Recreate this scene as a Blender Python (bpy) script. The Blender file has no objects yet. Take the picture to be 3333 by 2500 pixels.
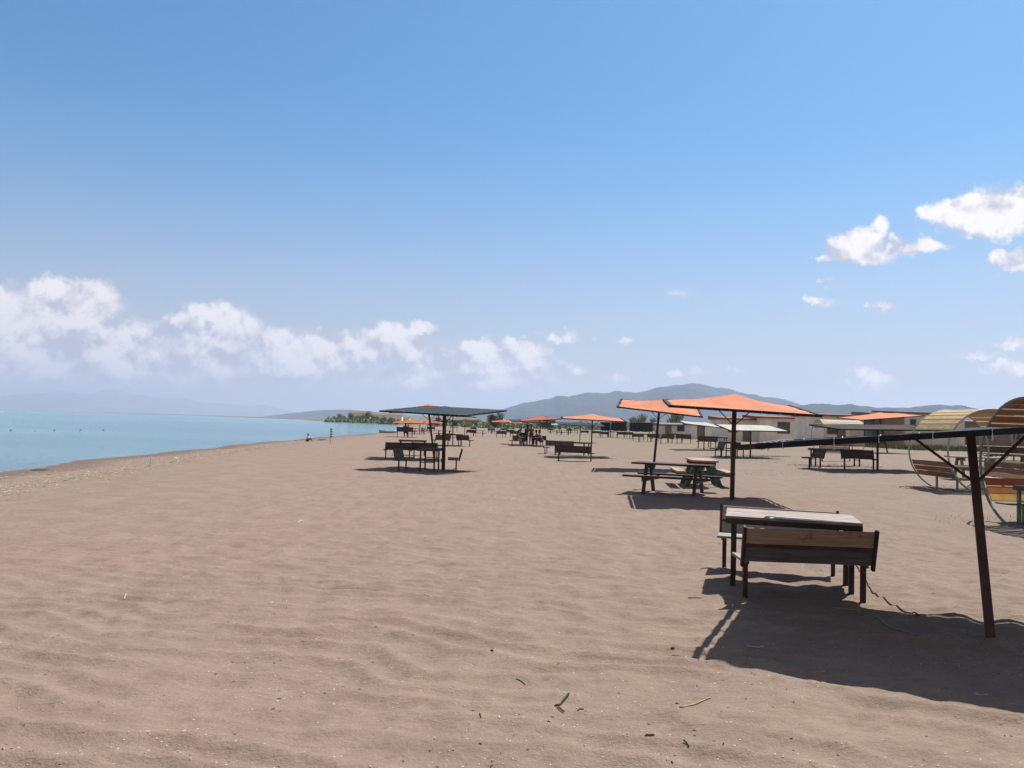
import bpy, bmesh, math, random
import numpy as np
from mathutils import Vector, Matrix, Euler
R = math.radians
PI = math.pi
random.seed(7)
S = bpy.context.scene
COL = S.collection

# ------------------------------------------------------------------ camera
F = 2562.0                      # focal length in photo pixels (photo is 3333 wide)
EYE = Vector((0, 0, 1.75))
PITCH = math.atan(131 / F)
ROLL = math.atan(0.030)
fwd = Vector((0, math.cos(PITCH), math.sin(PITCH)))
r0 = Vector((1, 0, 0)); u0 = r0.cross(fwd)
right = r0 * math.cos(ROLL) + u0 * math.sin(ROLL)
up = u0 * math.cos(ROLL) - r0 * math.sin(ROLL)
cd = bpy.data.cameras.new('camera'); cam = bpy.data.objects.new('camera', cd); COL.objects.link(cam)
cd.sensor_width = 36.0; cd.lens = 36.0 * F / 3333.0
cd.clip_start = 0.05; cd.clip_end = 90000
cam.matrix_world = Matrix(((right.x, up.x, -fwd.x, EYE.x), (right.y, up.y, -fwd.y, EYE.y), (right.z, up.z, -fwd.z, EYE.z), (0, 0, 0, 1)))
S.camera = cam

def ray(px, py):
    return (fwd * F + right * (px - 1666.5) - up * (py - 1250.0)).normalized()

# ------------------------------------------------------------------ sun and sky
SUN_EL, SUN_AZ = R(60), R(46)
sv = Vector((math.sin(SUN_AZ) * math.cos(SUN_EL), math.cos(SUN_AZ) * math.cos(SUN_EL), math.sin(SUN_EL)))
sl = bpy.data.lights.new('sun', 'SUN'); sl.energy = 5.0; sl.angle = R(0.53); sl.color = (1.0, 0.95, 0.88)
so = bpy.data.objects.new('sun', sl); COL.objects.link(so)
so.rotation_euler = (-sv).to_track_quat('-Z', 'Y').to_euler()
so.location = (20, 20, 60)
S.view_settings.view_transform = 'Standard'; S.view_settings.look = 'None'
S.view_settings.exposure = 0.71; S.view_settings.gamma = 1.0

W = bpy.data.worlds.new('World'); S.world = W; W.use_nodes = True
nt = W.node_tree; nt.nodes.clear()
def N(tree, typ, **kw):
    n = tree.nodes.new(typ)
    for k, v in kw.items():
        if k == 'inp':
            for kk, vv in v.items():
                n.inputs[kk].default_value = vv
        else:
            setattr(n, k, v)
    return n
def M_(tree, op, a, b=None, clamp=False):
    n = tree.nodes.new('ShaderNodeMath'); n.operation = op; n.use_clamp = clamp
    for i, v in enumerate((a, b)):
        if v is None: continue
        if hasattr(v, 'is_output'): tree.links.new(v, n.inputs[i])
        else: n.inputs[i].default_value = v
    return n.outputs[0]
def mixc(tree, fac, a, b, mode='MIX'):
    n = tree.nodes.new('ShaderNodeMix'); n.data_type = 'RGBA'; n.blend_type = mode
    for i, v in ((0, fac), (6, a), (7, b)):
        if hasattr(v, 'is_output'): tree.links.new(v, n.inputs[i])
        elif i == 0: n.inputs[0].default_value = v
        else: n.inputs[i].default_value = (*v, 1)
    return n.outputs[2]
def smooth(tree, v, lo, hi, a=0.0, b=1.0):
    n = tree.nodes.new('ShaderNodeMapRange'); n.interpolation_type = 'SMOOTHSTEP'
    tree.links.new(v, n.inputs[0])
    for i, x in enumerate((lo, hi, a, b)): n.inputs[i + 1].default_value = x
    return n.outputs[0]

sky = N(nt, 'ShaderNodeTexSky', sky_type='NISHITA', sun_disc=False, sun_elevation=SUN_EL, sun_rotation=SUN_AZ,
        altitude=0.0, air_density=1.0, dust_density=1.0, ozone_density=1.6)
tc = N(nt, 'ShaderNodeTexCoord')
sep = N(nt, 'ShaderNodeSeparateXYZ'); nt.links.new(tc.outputs['Generated'], sep.inputs[0])
az = M_(nt, 'ARCTAN2', sep.outputs[0], sep.outputs[1])
el = M_(nt, 'ARCSINE', sep.outputs[2])
cmb = N(nt, 'ShaderNodeCombineXYZ'); nt.links.new(az, cmb.inputs[0]); nt.links.new(el, cmb.inputs[1])
def noise(tree, vec, scale, detail, rough=0.55, dist=0.0, off=None):
    n = N(tree, 'ShaderNodeTexNoise'); n.inputs['Scale'].default_value = scale
    n.inputs['Detail'].default_value = detail; n.inputs['Roughness'].default_value = rough
    n.inputs['Distortion'].default_value = dist
    if off:
        a = N(tree, 'ShaderNodeVectorMath', operation='ADD'); tree.links.new(vec, a.inputs[0]); a.inputs[1].default_value = off; vec = a.outputs[0]
    tree.links.new(vec, n.inputs['Vector'])
    return n.outputs['Fac']
CLOUDS = [  # photo position, radii, strength
 (40,975,150,60,.8),(190,960,110,48,.75),(315,985,105,62,1),(250,1030,120,60,1),(430,1075,120,60,.85),(90,1055,190,75,.8),(520,1110,90,40,.65),(330,1090,180,55,.7),
 (705,1022,115,46,1.1),(600,1050,60,45,.9),(800,1055,70,40,1),(730,1095,170,55,.75),(900,1098,72,48,1),(970,1140,70,40,.75),
 (1060,1128,85,50,1),(1200,1145,130,72,1.05),(980,1160,160,50,.8),(1270,1095,100,52,1.05),(1372,1062,60,20,.8),(1330,1135,70,55,.95),(1120,1180,230,45,.6),
 (1560,1138,70,38,1.05),(1690,1140,120,46,1.05),(1620,1180,220,50,.85),(1460,1170,110,40,.75),(1740,1080,45,14,.65),(1830,1090,60,18,.75),(2035,1109,38,14,.7),(1930,1105,30,10,.5),
 (1880,1195,80,28,.7),(1990,1215,100,24,.6),(2250,1218,60,22,.6),(2400,1212,50,20,.6),(2215,955,46,24,.42),
 (2775,800,92,46,1.05),(2728,832,70,26,.95),(2865,748,48,40,1),(2965,805,100,26,.95),(2820,832,95,28,.95),
 (3150,690,110,52,1.05),(3270,685,120,76,1.15),(3370,650,100,60,1.1),(3210,742,90,28,.9),(3070,712,46,12,.6),
 (3280,840,60,26,.9),(3330,880,50,20,.8),(2692,930,36,12,.6),(2680,972,56,14,.55),(2865,1002,52,22,.66),(3138,1042,28,10,.7),
 (2800,1205,50,36,.75),(2850,1245,90,32,.7),(3310,1110,60,16,.6),(3180,1155,90,14,.5),(3300,1200,80,20,.6),(150,1160,330,90,.8),(560,1180,420,90,.75),(980,1190,320,72,.75),(1480,1225,420,56,.62),(760,1120,200,50,.6),(0,1060,120,80,.7),(1300,1240,600,50,.45)]
wn = N(nt, 'ShaderNodeTexNoise'); nt.links.new(tc.outputs['Generated'], wn.inputs['Vector']); wn.inputs['Scale'].default_value = 34; wn.inputs['Detail'].default_value = 6; wn.inputs['Roughness'].default_value = 0.62
wa = N(nt, 'ShaderNodeVectorMath', operation='SUBTRACT'); nt.links.new(wn.outputs['Color'], wa.inputs[0]); wa.inputs[1].default_value = (0.5, 0.5, 0.5)
wsx = N(nt, 'ShaderNodeVectorMath', operation='MULTIPLY'); nt.links.new(wa.outputs[0], wsx.inputs[0]); wsx.inputs[1].default_value = (0.070, 0.042, 0)
wadd = N(nt, 'ShaderNodeVectorMath', operation='ADD'); nt.links.new(cmb.outputs[0], wadd.inputs[0]); nt.links.new(wsx.outputs[0], wadd.inputs[1])
acc = None
nd = noise(nt, tc.outputs['Generated'], 17.0, 10, 0.60)
nd2 = noise(nt, tc.outputs['Generated'], 17.0, 10, 0.60, off=(0.004, 0.0, 0.010))
for (x, y, rx, ry, st) in CLOUDS:
    d = ray(x, y); ca, ce = math.atan2(d.x, d.y), math.asin(d.z)
    a = N(nt, 'ShaderNodeVectorMath', operation='SUBTRACT'); nt.links.new(wadd.outputs[0], a.inputs[0]); a.inputs[1].default_value = (ca, ce, 0)
    b = N(nt, 'ShaderNodeVectorMath', operation='MULTIPLY'); nt.links.new(a.outputs[0], b.inputs[0])
    b.inputs[1].default_value = (F / rx / 1.5, F / ry / 1.5, 0)
    l = N(nt, 'ShaderNodeVectorMath', operation='LENGTH'); nt.links.new(b.outputs[0], l.inputs[0])
    v = M_(nt, 'MULTIPLY', smooth(nt, l.outputs['Value'], 1.0, 0.0), st)
    if acc is None: acc = v
    else:
        sm = nt.nodes.new('ShaderNodeMath'); sm.operation = 'SMOOTH_MAX'
        nt.links.new(acc, sm.inputs[0]); nt.links.new(v, sm.inputs[1]); sm.inputs[2].default_value = 0.12; acc = sm.outputs[0]
nz = M_(nt, 'MULTIPLY', M_(nt, 'SUBTRACT', nd, 0.5), 1.7)
dens = M_(nt, 'ADD', acc, M_(nt, 'MULTIPLY', nz, smooth(nt, acc, 0.0, 0.35)))
alpha = smooth(nt, dens, 0.12, 0.66, 0, 0.98)
low = smooth(nt, el, R(16), R(3))               # clouds low down drown in the milky air
alpha2 = M_(nt, 'MULTIPLY', alpha, M_(nt, 'SUBTRACT', 1.0, M_(nt, 'MULTIPLY', low, 0.12)))
relief = M_(nt, 'MULTIPLY', M_(nt, 'SUBTRACT', nd, nd2), 6.5)
cb = M_(nt, 'ADD', M_(nt, 'ADD', M_(nt, 'MULTIPLY', smooth(nt, dens, 0.3, 1.1), 0.6), 0.35), relief, clamp=True)
SKYK = 0.069
# sky as seen: Nishita, eased towards the milky summer air low down
hs = N(nt, 'ShaderNodeHueSaturation'); hs.inputs['Saturation'].default_value = 1.08; hs.inputs['Value'].default_value = 1.0
nt.links.new(mixc(nt, 1.0, sky.outputs[0], (0.61, 0.99, 1.17), 'MULTIPLY'), hs.inputs['Color'])
milk = M_(nt, 'POWER', smooth(nt, el, R(26), R(-2)), 1.6)
skyc = mixc(nt, M_(nt, 'MULTIPLY', milk, 0.75), hs.outputs[0], (6.0, 4.9, 4.9))
skyc = mixc(nt, smooth(nt, el, R(3.5), R(-0.5)), skyc, (9.0, 7.4, 6.6))
cloudc = mixc(nt, cb, (5.2, 5.0, 5.7), (9.6, 9.1, 8.8))
back = M_(nt, 'MULTIPLY', smooth(nt, sep.outputs[1], 0.12, -0.35), 0.85)      # unseen cloud sheet added behind the camera to turn blue shadow fill neutral
skyb = mixc(nt, back, skyc, mixc(nt, smooth(nt, nd, 0.35, 0.65), (3.0, 2.55, 2.3), (4.6, 3.8, 3.4)))
fin = mixc(nt, alpha2, skyb, cloudc)
bg = N(nt, 'ShaderNodeBackground'); bg.inputs['Strength'].default_value = SKYK
nt.links.new(fin, bg.inputs['Color'])
wo = N(nt, 'ShaderNodeOutputWorld'); nt.links.new(bg.outputs[0], wo.inputs['Surface'])

# ------------------------------------------------------------------ numpy noise and ground height
rng = np.random.RandomState(3)
PERM = rng.permutation(256); GR = rng.rand(256) * 2 * np.pi
def perlin(x, y):
    xi = np.floor(x).astype(np.int64); yi = np.floor(y).astype(np.int64)
    xf = x - xi; yf = y - yi
    def g(ix, iy, dx, dy):
        a = GR[PERM[(PERM[ix & 255] + iy) & 255]]
        return np.cos(a) * dx + np.sin(a) * dy
    u = xf * xf * xf * (xf * (xf * 6 - 15) + 10); v = yf * yf * yf * (yf * (yf * 6 - 15) + 10)
    n0 = g(xi, yi, xf, yf) * (1 - u) + g(xi + 1, yi, xf - 1, yf) * u
    n1 = g(xi, yi + 1, xf, yf - 1) * (1 - u) + g(xi + 1, yi + 1, xf - 1, yf - 1) * u
    return (n0 * (1 - v) + n1 * v) * 1.5
def fbm(x, y, o=4):
    s = 0; a = 1.0
    for k in range(o):
        s = s + a * perlin(x * 2 ** k + 17.3 * k, y * 2 ** k - 9.1 * k); a *= 0.5
    return s
SHY = [-3000, 0, 28, 51, 87, 153, 250, 412, 505, 1070, 3000, 9000, 40000]
SHX = [-12, -15.5, -18.4, -21.0, -22.8, -23.5, -34, -57, -115, -284, -1250, -5200, -26000]
WATER_Z = -0.5
def sstep(t):
    t = np.clip(t, 0, 1); return t * t * (3 - 2 * t)
def base_h(x, y):
    x = np.asarray(x, float); y = np.asarray(y, float)
    s = x - np.interp(y, SHY, SHX) + 0.35 * np.sin(y * 0.21) + 0.25 * np.sin(y * 0.53 + 1)
    shore = np.where(s < 0, WATER_Z + s * 0.08, WATER_Z + 0.5 * sstep((s) / 9.0) + 0.0)
    shore = np.maximum(shore, -3.0)
    rise = 0.024 * np.maximum(0, x - 2.5)
    rise = 0.75 * np.tanh(rise / 0.75) * sstep((y + 5) / 25.0)
    return shore + rise
def ripple(x, y):
    d = np.sqrt(x * x + y * y)
    wx = x + 0.5 * perlin(x * 0.7, y * 0.7 + 5)
    wy = y + 0.26 * x + 0.34 * fbm(x * 0.45 + 3, y * 0.6, 3)
    ph = wy * 2.75
    r1 = 1 - np.abs(np.mod(ph, 1.0) * 2 - 1)                     # sharp-crested wind ridges
    r1 = r1 ** 1.8
    m = sstep(0.72 + 0.8 * perlin(wx * 0.33 + 8, wy * 0.9 + 2))
    near = 1 - sstep((d - 6.0) / 7.0)
    fp = fbm(x * 2.9 + 40, y * 3.4, 3)                            # trampled sand
    pk = np.maximum(0, perlin(x * 3.0 - 9, y * 3.6 + 4)) ** 1.2
    sand = sstep((x - np.interp(y, SHY, SHX) - 1.0) / 4.0)
    far = 1 / (1 + (d / 45.0) ** 2)
    z = 0.050 * r1 * m * near + (0.020 + 0.010 * (1 - near)) * fp * far - 0.030 * pk * (0.6 + 0.4 * (1 - near)) * far + 0.016 * fbm(x * 0.22, y * 0.22 + 7, 3) * far
    return z * sand
MOUNDS = []
def height(x, y):
    x = np.asarray(x, float); y = np.asarray(y, float); z = base_h(x, y) + ripple(x, y)
    for (mx, my, mh, mr) in MOUNDS:
        z = z + mh * np.exp(-(((x - mx) ** 2 + (y - my) ** 2) / mr ** 2)) * (0.8 + 0.5 * perlin(x * 9, y * 9))
    return z
def hz(x, y): return float(height(np.array([x]), np.array([y]))[0])

def G(px, py, dz=0.0):
    """point of the ground seen at photo pixel (px, py)"""
    d = ray(px, py); lo = 2.0; t = lo
    while t < 30000:
        p = EYE + d * t
        if p.z <= float(base_h(p.x, p.y)) + dz: break
        t *= 1.01
    a, b = t / 1.01, t
    for _ in range(30):
        m = (a + b) / 2; p = EYE + d * m
        if p.z <= float(base_h(p.x, p.y)) + dz: b = m
        else: a = m
    return EYE + d * b
def Z(px, py, y):
    """height of what is seen at pixel (px, py) when it stands y metres away"""
    d = ray(px, py); return (EYE + d * (y / d.y))

# ------------------------------------------------------------------ materials
def mat(name, rough=0.7, spec=0.3):
    m = bpy.data.materials.new(name); m.use_nodes = True
    t = m.node_tree; b = t.nodes['Principled BSDF']
    b.inputs['Roughness'].default_value = rough
    b.inputs['Specular IOR Level'].default_value = spec
    return m, t, b
def ocoord(t, sc=(1, 1, 1), kind='Object'):
    c = N(t, 'ShaderNodeTexCoord'); mp = N(t, 'ShaderNodeMapping'); mp.inputs['Scale'].default_value = sc
    t.links.new(c.outputs[kind], mp.inputs[0]); return mp.outputs[0]
def bump(t, b, h, strength, dist=0.01, prev=None):
    n = N(t, 'ShaderNodeBump'); n.inputs['Strength'].default_value = strength; n.inputs['Distance'].default_value = dist
    t.links.new(h, n.inputs['Height'])
    if prev is not None: t.links.new(prev, n.inputs['Normal'])
    t.links.new(n.outputs[0], b.inputs['Normal']); return n.outputs[0]
KM = 0.62      # the picture is exposed up, so paints and woods sit this much lower
def kc(c): return tuple(v * KM for v in c)
def plain(name, c, rough=0.7, var=0.15, scale=6, spec=0.3, metal=0.0):
    c = kc(c)
    m, t, b = mat(name, rough, spec)
    f = noise(t, ocoord(t), scale, 5, 0.6)
    c1 = tuple(v * (1 - var) for v in c); c2 = tuple(min(1, v * (1 + var)) for v in c)
    t.links.new(mixc(t, smooth(t, f, 0.3, 0.7), c1, c2), b.inputs['Base Color'])
    b.inputs['Metallic'].default_value = metal
    bump(t, b, f, 0.15, 0.003)
    return m
def wood(name, c1, c2, axis=0, rough=0.75, dirt=(0.10, 0.08, 0.07)):
    m, t, b = mat(name, rough, 0.25)
    sc = [22, 22, 22]; sc[axis] = 1.3; c1 = kc(c1); c2 = kc(c2); dirt = kc(dirt)
    geo = N(t, 'ShaderNodeNewGeometry')
    co = N(t, 'ShaderNodeTexCoord')
    off = N(t, 'ShaderNodeVectorMath', operation='SCALE'); 
    cx = N(t, 'ShaderNodeCombineXYZ')
    for i in range(3): t.links.new(geo.outputs['Random Per Island'], cx.inputs[i])
    t.links.new(cx.outputs[0], off.inputs[0]); off.inputs['Scale'].default_value = 13.0
    ad = N(t, 'ShaderNodeVectorMath', operation='ADD'); t.links.new(co.outputs['Object'], ad.inputs[0]); t.links.new(off.outputs[0], ad.inputs[1])
    mp = N(t, 'ShaderNodeMapping'); mp.inputs['Scale'].default_value = sc; t.links.new(ad.outputs[0], mp.inputs[0])
    f = noise(t, mp.outputs[0], 2.2, 6, 0.65, 0.6)
    col = mixc(t, smooth(t, f, 0.32, 0.68), c1, c2)
    v = M_(t, 'ADD', M_(t, 'MULTIPLY', geo.outputs['Random Per Island'], 0.4), 0.8)
    hsv = N(t, 'ShaderNodeHueSaturation'); t.links.new(col, hsv.inputs['Color']); t.links.new(v, hsv.inputs['Value'])
    st = noise(t, ad.outputs[0], 5.0, 4, 0.6)
    fin = mixc(t, smooth(t, st, 0.56, 0.74, 0, 0.65), hsv.outputs[0], dirt)
    t.links.new(fin, b.inputs['Base Color'])
    bump(t, b, f, 0.35, 0.003)
    return m
def fabric(name, c, trans=0.18, fade=0.2):
    m, t, b = mat(name, 0.8, 0.15)
    c = kc(c); co = ocoord(t)
    f = noise(t, co, 1.6, 5, 0.6); g = noise(t, co, 26, 3, 0.6)
    c1 = tuple(v * (1 - fade) for v in c); c2 = tuple(min(1, v * (1 + fade * 0.7)) for v in c)
    col = mixc(t, smooth(t, f, 0.3, 0.7), c1, c2)
    t.links.new(col, b.inputs['Base Color'])
    wr = noise(t, ocoord(t, (1.0, 5.0, 1.0)), 2.0, 3, 0.5)
    n1 = bump(t, b, g, 0.15, 0.004); bump(t, b, wr, 0.35, 0.03, n1)
    tr = N(t, 'ShaderNodeBsdfTranslucent'); t.links.new(col, tr.inputs[0])
    mx = N(t, 'ShaderNodeMixShader'); mx.inputs[0].default_value = trans
    t.links.new(b.outputs[0], mx.inputs[1]); t.links.new(tr.outputs[0], mx.inputs[2])
    t.links.new(mx.outputs[0], t.nodes['Material Output'].inputs['Surface'])
    return m
MT = {}
MT['metal'] = plain('black_painted_steel', (0.030, 0.022, 0.023), 0.5, 0.4, 9, 0.4)
MT['rust'] = plain('dark_brown_steel', (0.068, 0.034, 0.026), 0.6, 0.45, 7, 0.35)
MT['beam'] = plain('navy_wrapped_beam', (0.018, 0.020, 0.034), 0.75, 0.4, 8, 0.2)
MT['beamend'] = plain('brown_bare_timber', (0.07, 0.045, 0.03), 0.8, 0.3, 10)
MT['tie'] = plain('white_cord', (0.75, 0.75, 0.74), 0.7, 0.1, 10)
MT['orange'] = fabric('faded_orange_shade_cloth', (0.80, 0.31, 0.17), 0.12, 0.15)
MT['red'] = fabric('red_orange_shade_cloth', (0.78, 0.20, 0.09), 0.25, 0.12)
MT['dark'] = fabric('dark_teal_shade_net', (0.045, 0.070, 0.082), 0.05, 0.25)
MT['purple'] = fabric('dark_purple_shade_net', (0.06, 0.045, 0.07), 0.05, 0.25)
MT['brown'] = fabric('brown_reed_cloth', (0.055, 0.034, 0.026), 0.05, 0.25)
MT['white'] = fabric('white_tarp', (0.66, 0.64, 0.58), 0.15, 0.12)
MT['plank'] = wood('weathered_pale_planks', (0.30, 0.25, 0.22), (0.60, 0.51, 0.46))
MT['tan'] = wood('tan_plank', (0.40, 0.29, 0.205), (0.62, 0.46, 0.34))
MT['grey'] = wood('grey_plank', (0.11, 0.105, 0.10), (0.21, 0.20, 0.19))
MT['palegrey'] = wood('pale_grey_plank', (0.30, 0.29, 0.28), (0.46, 0.44, 0.42))
MT['peach'] = wood('peach_plank', (0.52, 0.36, 0.26), (0.66, 0.48, 0.36))
MT['brownw'] = wood('brown_stained_wood', (0.055, 0.032, 0.024), (0.13, 0.075, 0.055))
MT['dkwood'] = wood('dark_stained_wood', (0.070, 0.052, 0.045), (0.15, 0.115, 0.098))
MT['pinkw'] = wood('sunbleached_pink_wood', (0.42, 0.27, 0.21), (0.62, 0.44, 0.36))
MT['greenw'] = plain('green_painted_wood', (0.10, 0.18, 0.13), 0.6, 0.25, 6)
MT['dkgreenw'] = plain('dark_green_painted_wood', (0.030, 0.042, 0.034), 0.6, 0.35, 6)
MT['slat'] = wood('yellow_varnished_slats', (0.50, 0.33, 0.15), (0.85, 0.62, 0.34), dirt=(0.22, 0.13, 0.07))
MT['slatb'] = wood('brown_varnished_slats', (0.25, 0.125, 0.065), (0.40, 0.22, 0.12))
MT['cream'] = wood('cream_slats', (0.62, 0.56, 0.40), (0.80, 0.74, 0.58), dirt=(0.45, 0.38, 0.25))
MT['hoop'] = plain('pale_green_steel', (0.40, 0.47, 0.37), 0.45, 0.2, 8, 0.4)
MT['hoopg'] = plain('grey_green_steel', (0.20, 0.26, 0.20), 0.5, 0.25, 8, 0.4)
MT['redpl'] = plain('red_plank', (0.50, 0.12, 0.045), 0.55, 0.2, 7)
MT['orpl'] = plain('orange_plank', (0.66, 0.27, 0.06), 0.55, 0.18, 7)
MT['yepl'] = plain('yellow_plank', (0.72, 0.42, 0.07), 0.55, 0.18, 7)
MT['wall'] = plain('off_white_render', (1.25, 1.14, 1.0), 0.9, 0.10, 0.9)
MT['wallg'] = plain('grey_render', (0.98, 0.91, 0.83), 0.9, 0.12, 0.9)
MT['wallb'] = plain('brown_wall_and_side_shade', (0.34, 0.26, 0.20), 0.9, 0.12, 1.2)  # wall of the low dark cabin; elsewhere side-wall shade put into the colour
MT['blue'] = plain('pale_blue_panel', (0.36, 0.55, 0.78), 0.7, 0.12, 1.2)
MT['roof'] = plain('red_brown_roof_sheet', (0.36, 0.14, 0.10), 0.8, 0.2, 1.5)
MT['roofb'] = plain('brown_roof_sheet', (0.26, 0.20, 0.16), 0.8, 0.2, 1.5)
MT['frame'] = plain('grey_window_frame', (0.28, 0.25, 0.22), 0.6, 0.1, 5)
MT['glass'] = plain('dark_window_glass', (0.05, 0.055, 0.06), 0.15, 0.2, 2, 0.5)
MT['bark'] = plain('bark', (0.09, 0.065, 0.05), 0.9, 0.3, 3)
def leafmat(name, c):
    m, t, b = mat(name, 0.65, 0.2)
    c = kc(c); g = N(t, 'ShaderNodeNewGeometry')
    col = mixc(t, g.outputs['Random Per Island'], tuple(v * 0.55 for v in c), tuple(v * 1.5 for v in c))
    t.links.new(col, b.inputs['Base Color']); return m
MT['leaf'] = leafmat('dark_foliage', (0.085, 0.115, 0.055))
MT['leaf2'] = leafmat('green_foliage', (0.28, 0.36, 0.19))
MT['grass'] = leafmat('dry_green_grass', (0.20, 0.23, 0.10))
MT['reed'] = leafmat('bleached_reed', (0.75, 0.66, 0.50))
MT['stick'] = plain('dry_stick', (0.42, 0.31, 0.22), 0.8, 0.2, 20)
MT['dstick'] = plain('dark_driftwood', (0.045, 0.032, 0.026), 0.85, 0.3, 20)
MT['shell'] = leafmat('shell_white', (0.60, 0.56, 0.51))
MT['pebble'] = plain('dark_pebble', (0.06, 0.045, 0.04), 0.8, 0.3, 20)
MT['skin'] = plain('skin', (0.36, 0.20, 0.14), 0.6, 0.08, 10)
MT['hair'] = plain('dark_hair', (0.012, 0.010, 0.009), 0.6, 0.2, 10)
for k, c in (('c_green', (0.10, 0.12, 0.09)), ('c_dark', (0.03, 0.032, 0.035)), ('c_pink', (0.42, 0.25, 0.23)), ('c_grey', (0.20, 0.19, 0.19)), ('c_white', (0.65, 0.63, 0.6)), ('c_blue', (0.06, 0.09, 0.14)), ('c_maroon', (0.16, 0.05, 0.05))):
    MT[k] = plain('cloth_' + k[2:], c, 0.85, 0.12, 8)

# sand
m, t, b = mat('sand', 0.95, 0.08); MT['sand'] = m
P = ocoord(t)
big = noise(t, P, 0.16, 4, 0.55); mid = noise(t, P, 1.3, 5, 0.6); fine = noise(t, P, 90, 3, 0.7); gr = noise(t, P, 420, 2, 0.7)
c0 = mixc(t, smooth(t, big, 0.35, 0.65), (0.2061, 0.1485, 0.1191), (0.1928, 0.1494, 0.1162))
c1 = mixc(t, smooth(t, mid, 0.38, 0.66, 0, 0.55), c0, (0.2545, 0.1914, 0.1525))
mot = noise(t, ocoord(t, (9.0, 17.0, 9.0)), 1.0, 4, 0.7)
c1 = mixc(t, smooth(t, mot, 0.52, 0.72, 0, 0.55), c1, (0.1425, 0.0974, 0.0807))
c1 = mixc(t, smooth(t, mot, 0.46, 0.30, 0, 0.5), c1, (0.2898, 0.2222, 0.1822))
c2 = mixc(t, smooth(t, fine, 0.42, 0.62, 0, 0.35), c1, (0.1354, 0.0943, 0.0786))
c3 = mixc(t, smooth(t, gr, 0.58, 0.70, 0, 0.6), c2, (0.0866, 0.0593, 0.0505))
c4 = mixc(t, smooth(t, gr, 0.38, 0.30, 0, 0.5), c3, (0.3574, 0.3019, 0.2582))
sp = N(t, 'ShaderNodeSeparateXYZ'); t.links.new(P, sp.inputs[0])
# coarser grey gravel inland, dry grass film among the far shelters
gx = M_(t, 'ADD', sp.outputs[0], M_(t, 'MULTIPLY', mid, 6.0))
c5 = mixc(t, M_(t, 'MULTIPLY', smooth(t, gx, 5.0, 11.0), 0.32), c4, (0.1710, 0.1453, 0.1168))
gy = M_(t, 'ADD', sp.outputs[1], M_(t, 'MULTIPLY', big, 50.0))
gm = M_(t, 'MULTIPLY', M_(t, 'MULTIPLY', smooth(t, gy, 60, 110), smooth(t, sp.outputs[0], -2, 16)), smooth(t, mid, 0.3, 0.62))
c6 = mixc(t, M_(t, 'MULTIPLY', gm, 0.40), c5, (0.1482, 0.1425, 0.0627))
# far country
cf = mixc(t, smooth(t, sp.outputs[1], 260, 420), c6, (0.1368, 0.1254, 0.0655))
# wet rim by the water
wet = smooth(t, M_(t, 'ADD', sp.outputs[2], M_(t, 'MULTIPLY', mid, 0.05)), WATER_Z + 0.16, WATER_Z + 0.02)
c7 = mixc(t, M_(t, 'MULTIPLY', wet, 0.6), cf, (0.0741, 0.0570, 0.0456))
t.links.new(c7, b.inputs['Base Color'])
n1 = bump(t, b, noise(t, ocoord(t, (6.0, 9.5, 6.0)), 1.0, 6, 0.7), 0.7, 0.04)
n2 = bump(t, b, noise(t, P, 45, 4, 0.7), 0.6, 0.006, n1)
bump(t, b, gr, 0.4, 0.002, n2)

# water
m, t, b = mat('lake_water', 0.10, 0.5); MT['water'] = m
P = ocoord(t)
band = noise(t, ocoord(t, (0.010, 0.045, 1)), 1.0, 4, 0.55)
sp = N(t, 'ShaderNodeSeparateXYZ'); t.links.new(P, sp.inputs[0])
wc = mixc(t, smooth(t, band, 0.40, 0.60), (0.085, 0.190, 0.245), (0.125, 0.265, 0.295))
wc = mixc(t, smooth(t, sp.outputs[1], 70, 18, 0, 0.7), wc, (0.135, 0.200, 0.260))
wc = mixc(t, smooth(t, sp.outputs[1], 700, 2200, 0, 0.75), wc, (0.030, 0.120, 0.165))
t.links.new(wc, b.inputs['Base Color']); b.inputs['IOR'].default_value = 1.33
w1 = noise(t, ocoord(t, (1.0, 2.6, 1)), 0.9, 5, 0.6); w2 = noise(t, ocoord(t, (1.0, 2.2, 1)), 5.0, 3, 0.6)
n1 = bump(t, b, w1, 1.0, 0.42); bump(t, b, w2, 0.9, 0.08, n1)

# forested hills
def hillmat(name, a, bb, sc):
    m, t, b = mat(name, 0.95, 0.05)
    f = noise(t, ocoord(t), sc, 8, 0.65); g = noise(t, ocoord(t), sc * 9, 5, 0.7)
    c = mixc(t, smooth(t, f, 0.42, 0.62), a, bb); c = mixc(t, smooth(t, g, 0.4, 0.6, 0, 0.7), c, tuple(v * 0.55 for v in a))
    t.links.new(c, b.inputs['Base Color']); return m
MT['hill'] = hillmat('forested_mountain', (0.018, 0.030, 0.022), (0.055, 0.058, 0.038), 0.0022)
MT['hilld'] = hillmat('dark_forested_hill', (0.014, 0.028, 0.020), (0.035, 0.048, 0.03), 0.004)
MT['hillp'] = hillmat('pale_hazed_mountain', (0.20, 0.21, 0.20), (0.27, 0.26, 0.24), 0.0012)  # pale base colour adds to the haze so the far mountains blend in
MT['hilly'] = hillmat('dry_yellow_hill', (0.15, 0.13, 0.075), (0.20, 0.17, 0.11), 0.01)

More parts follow.
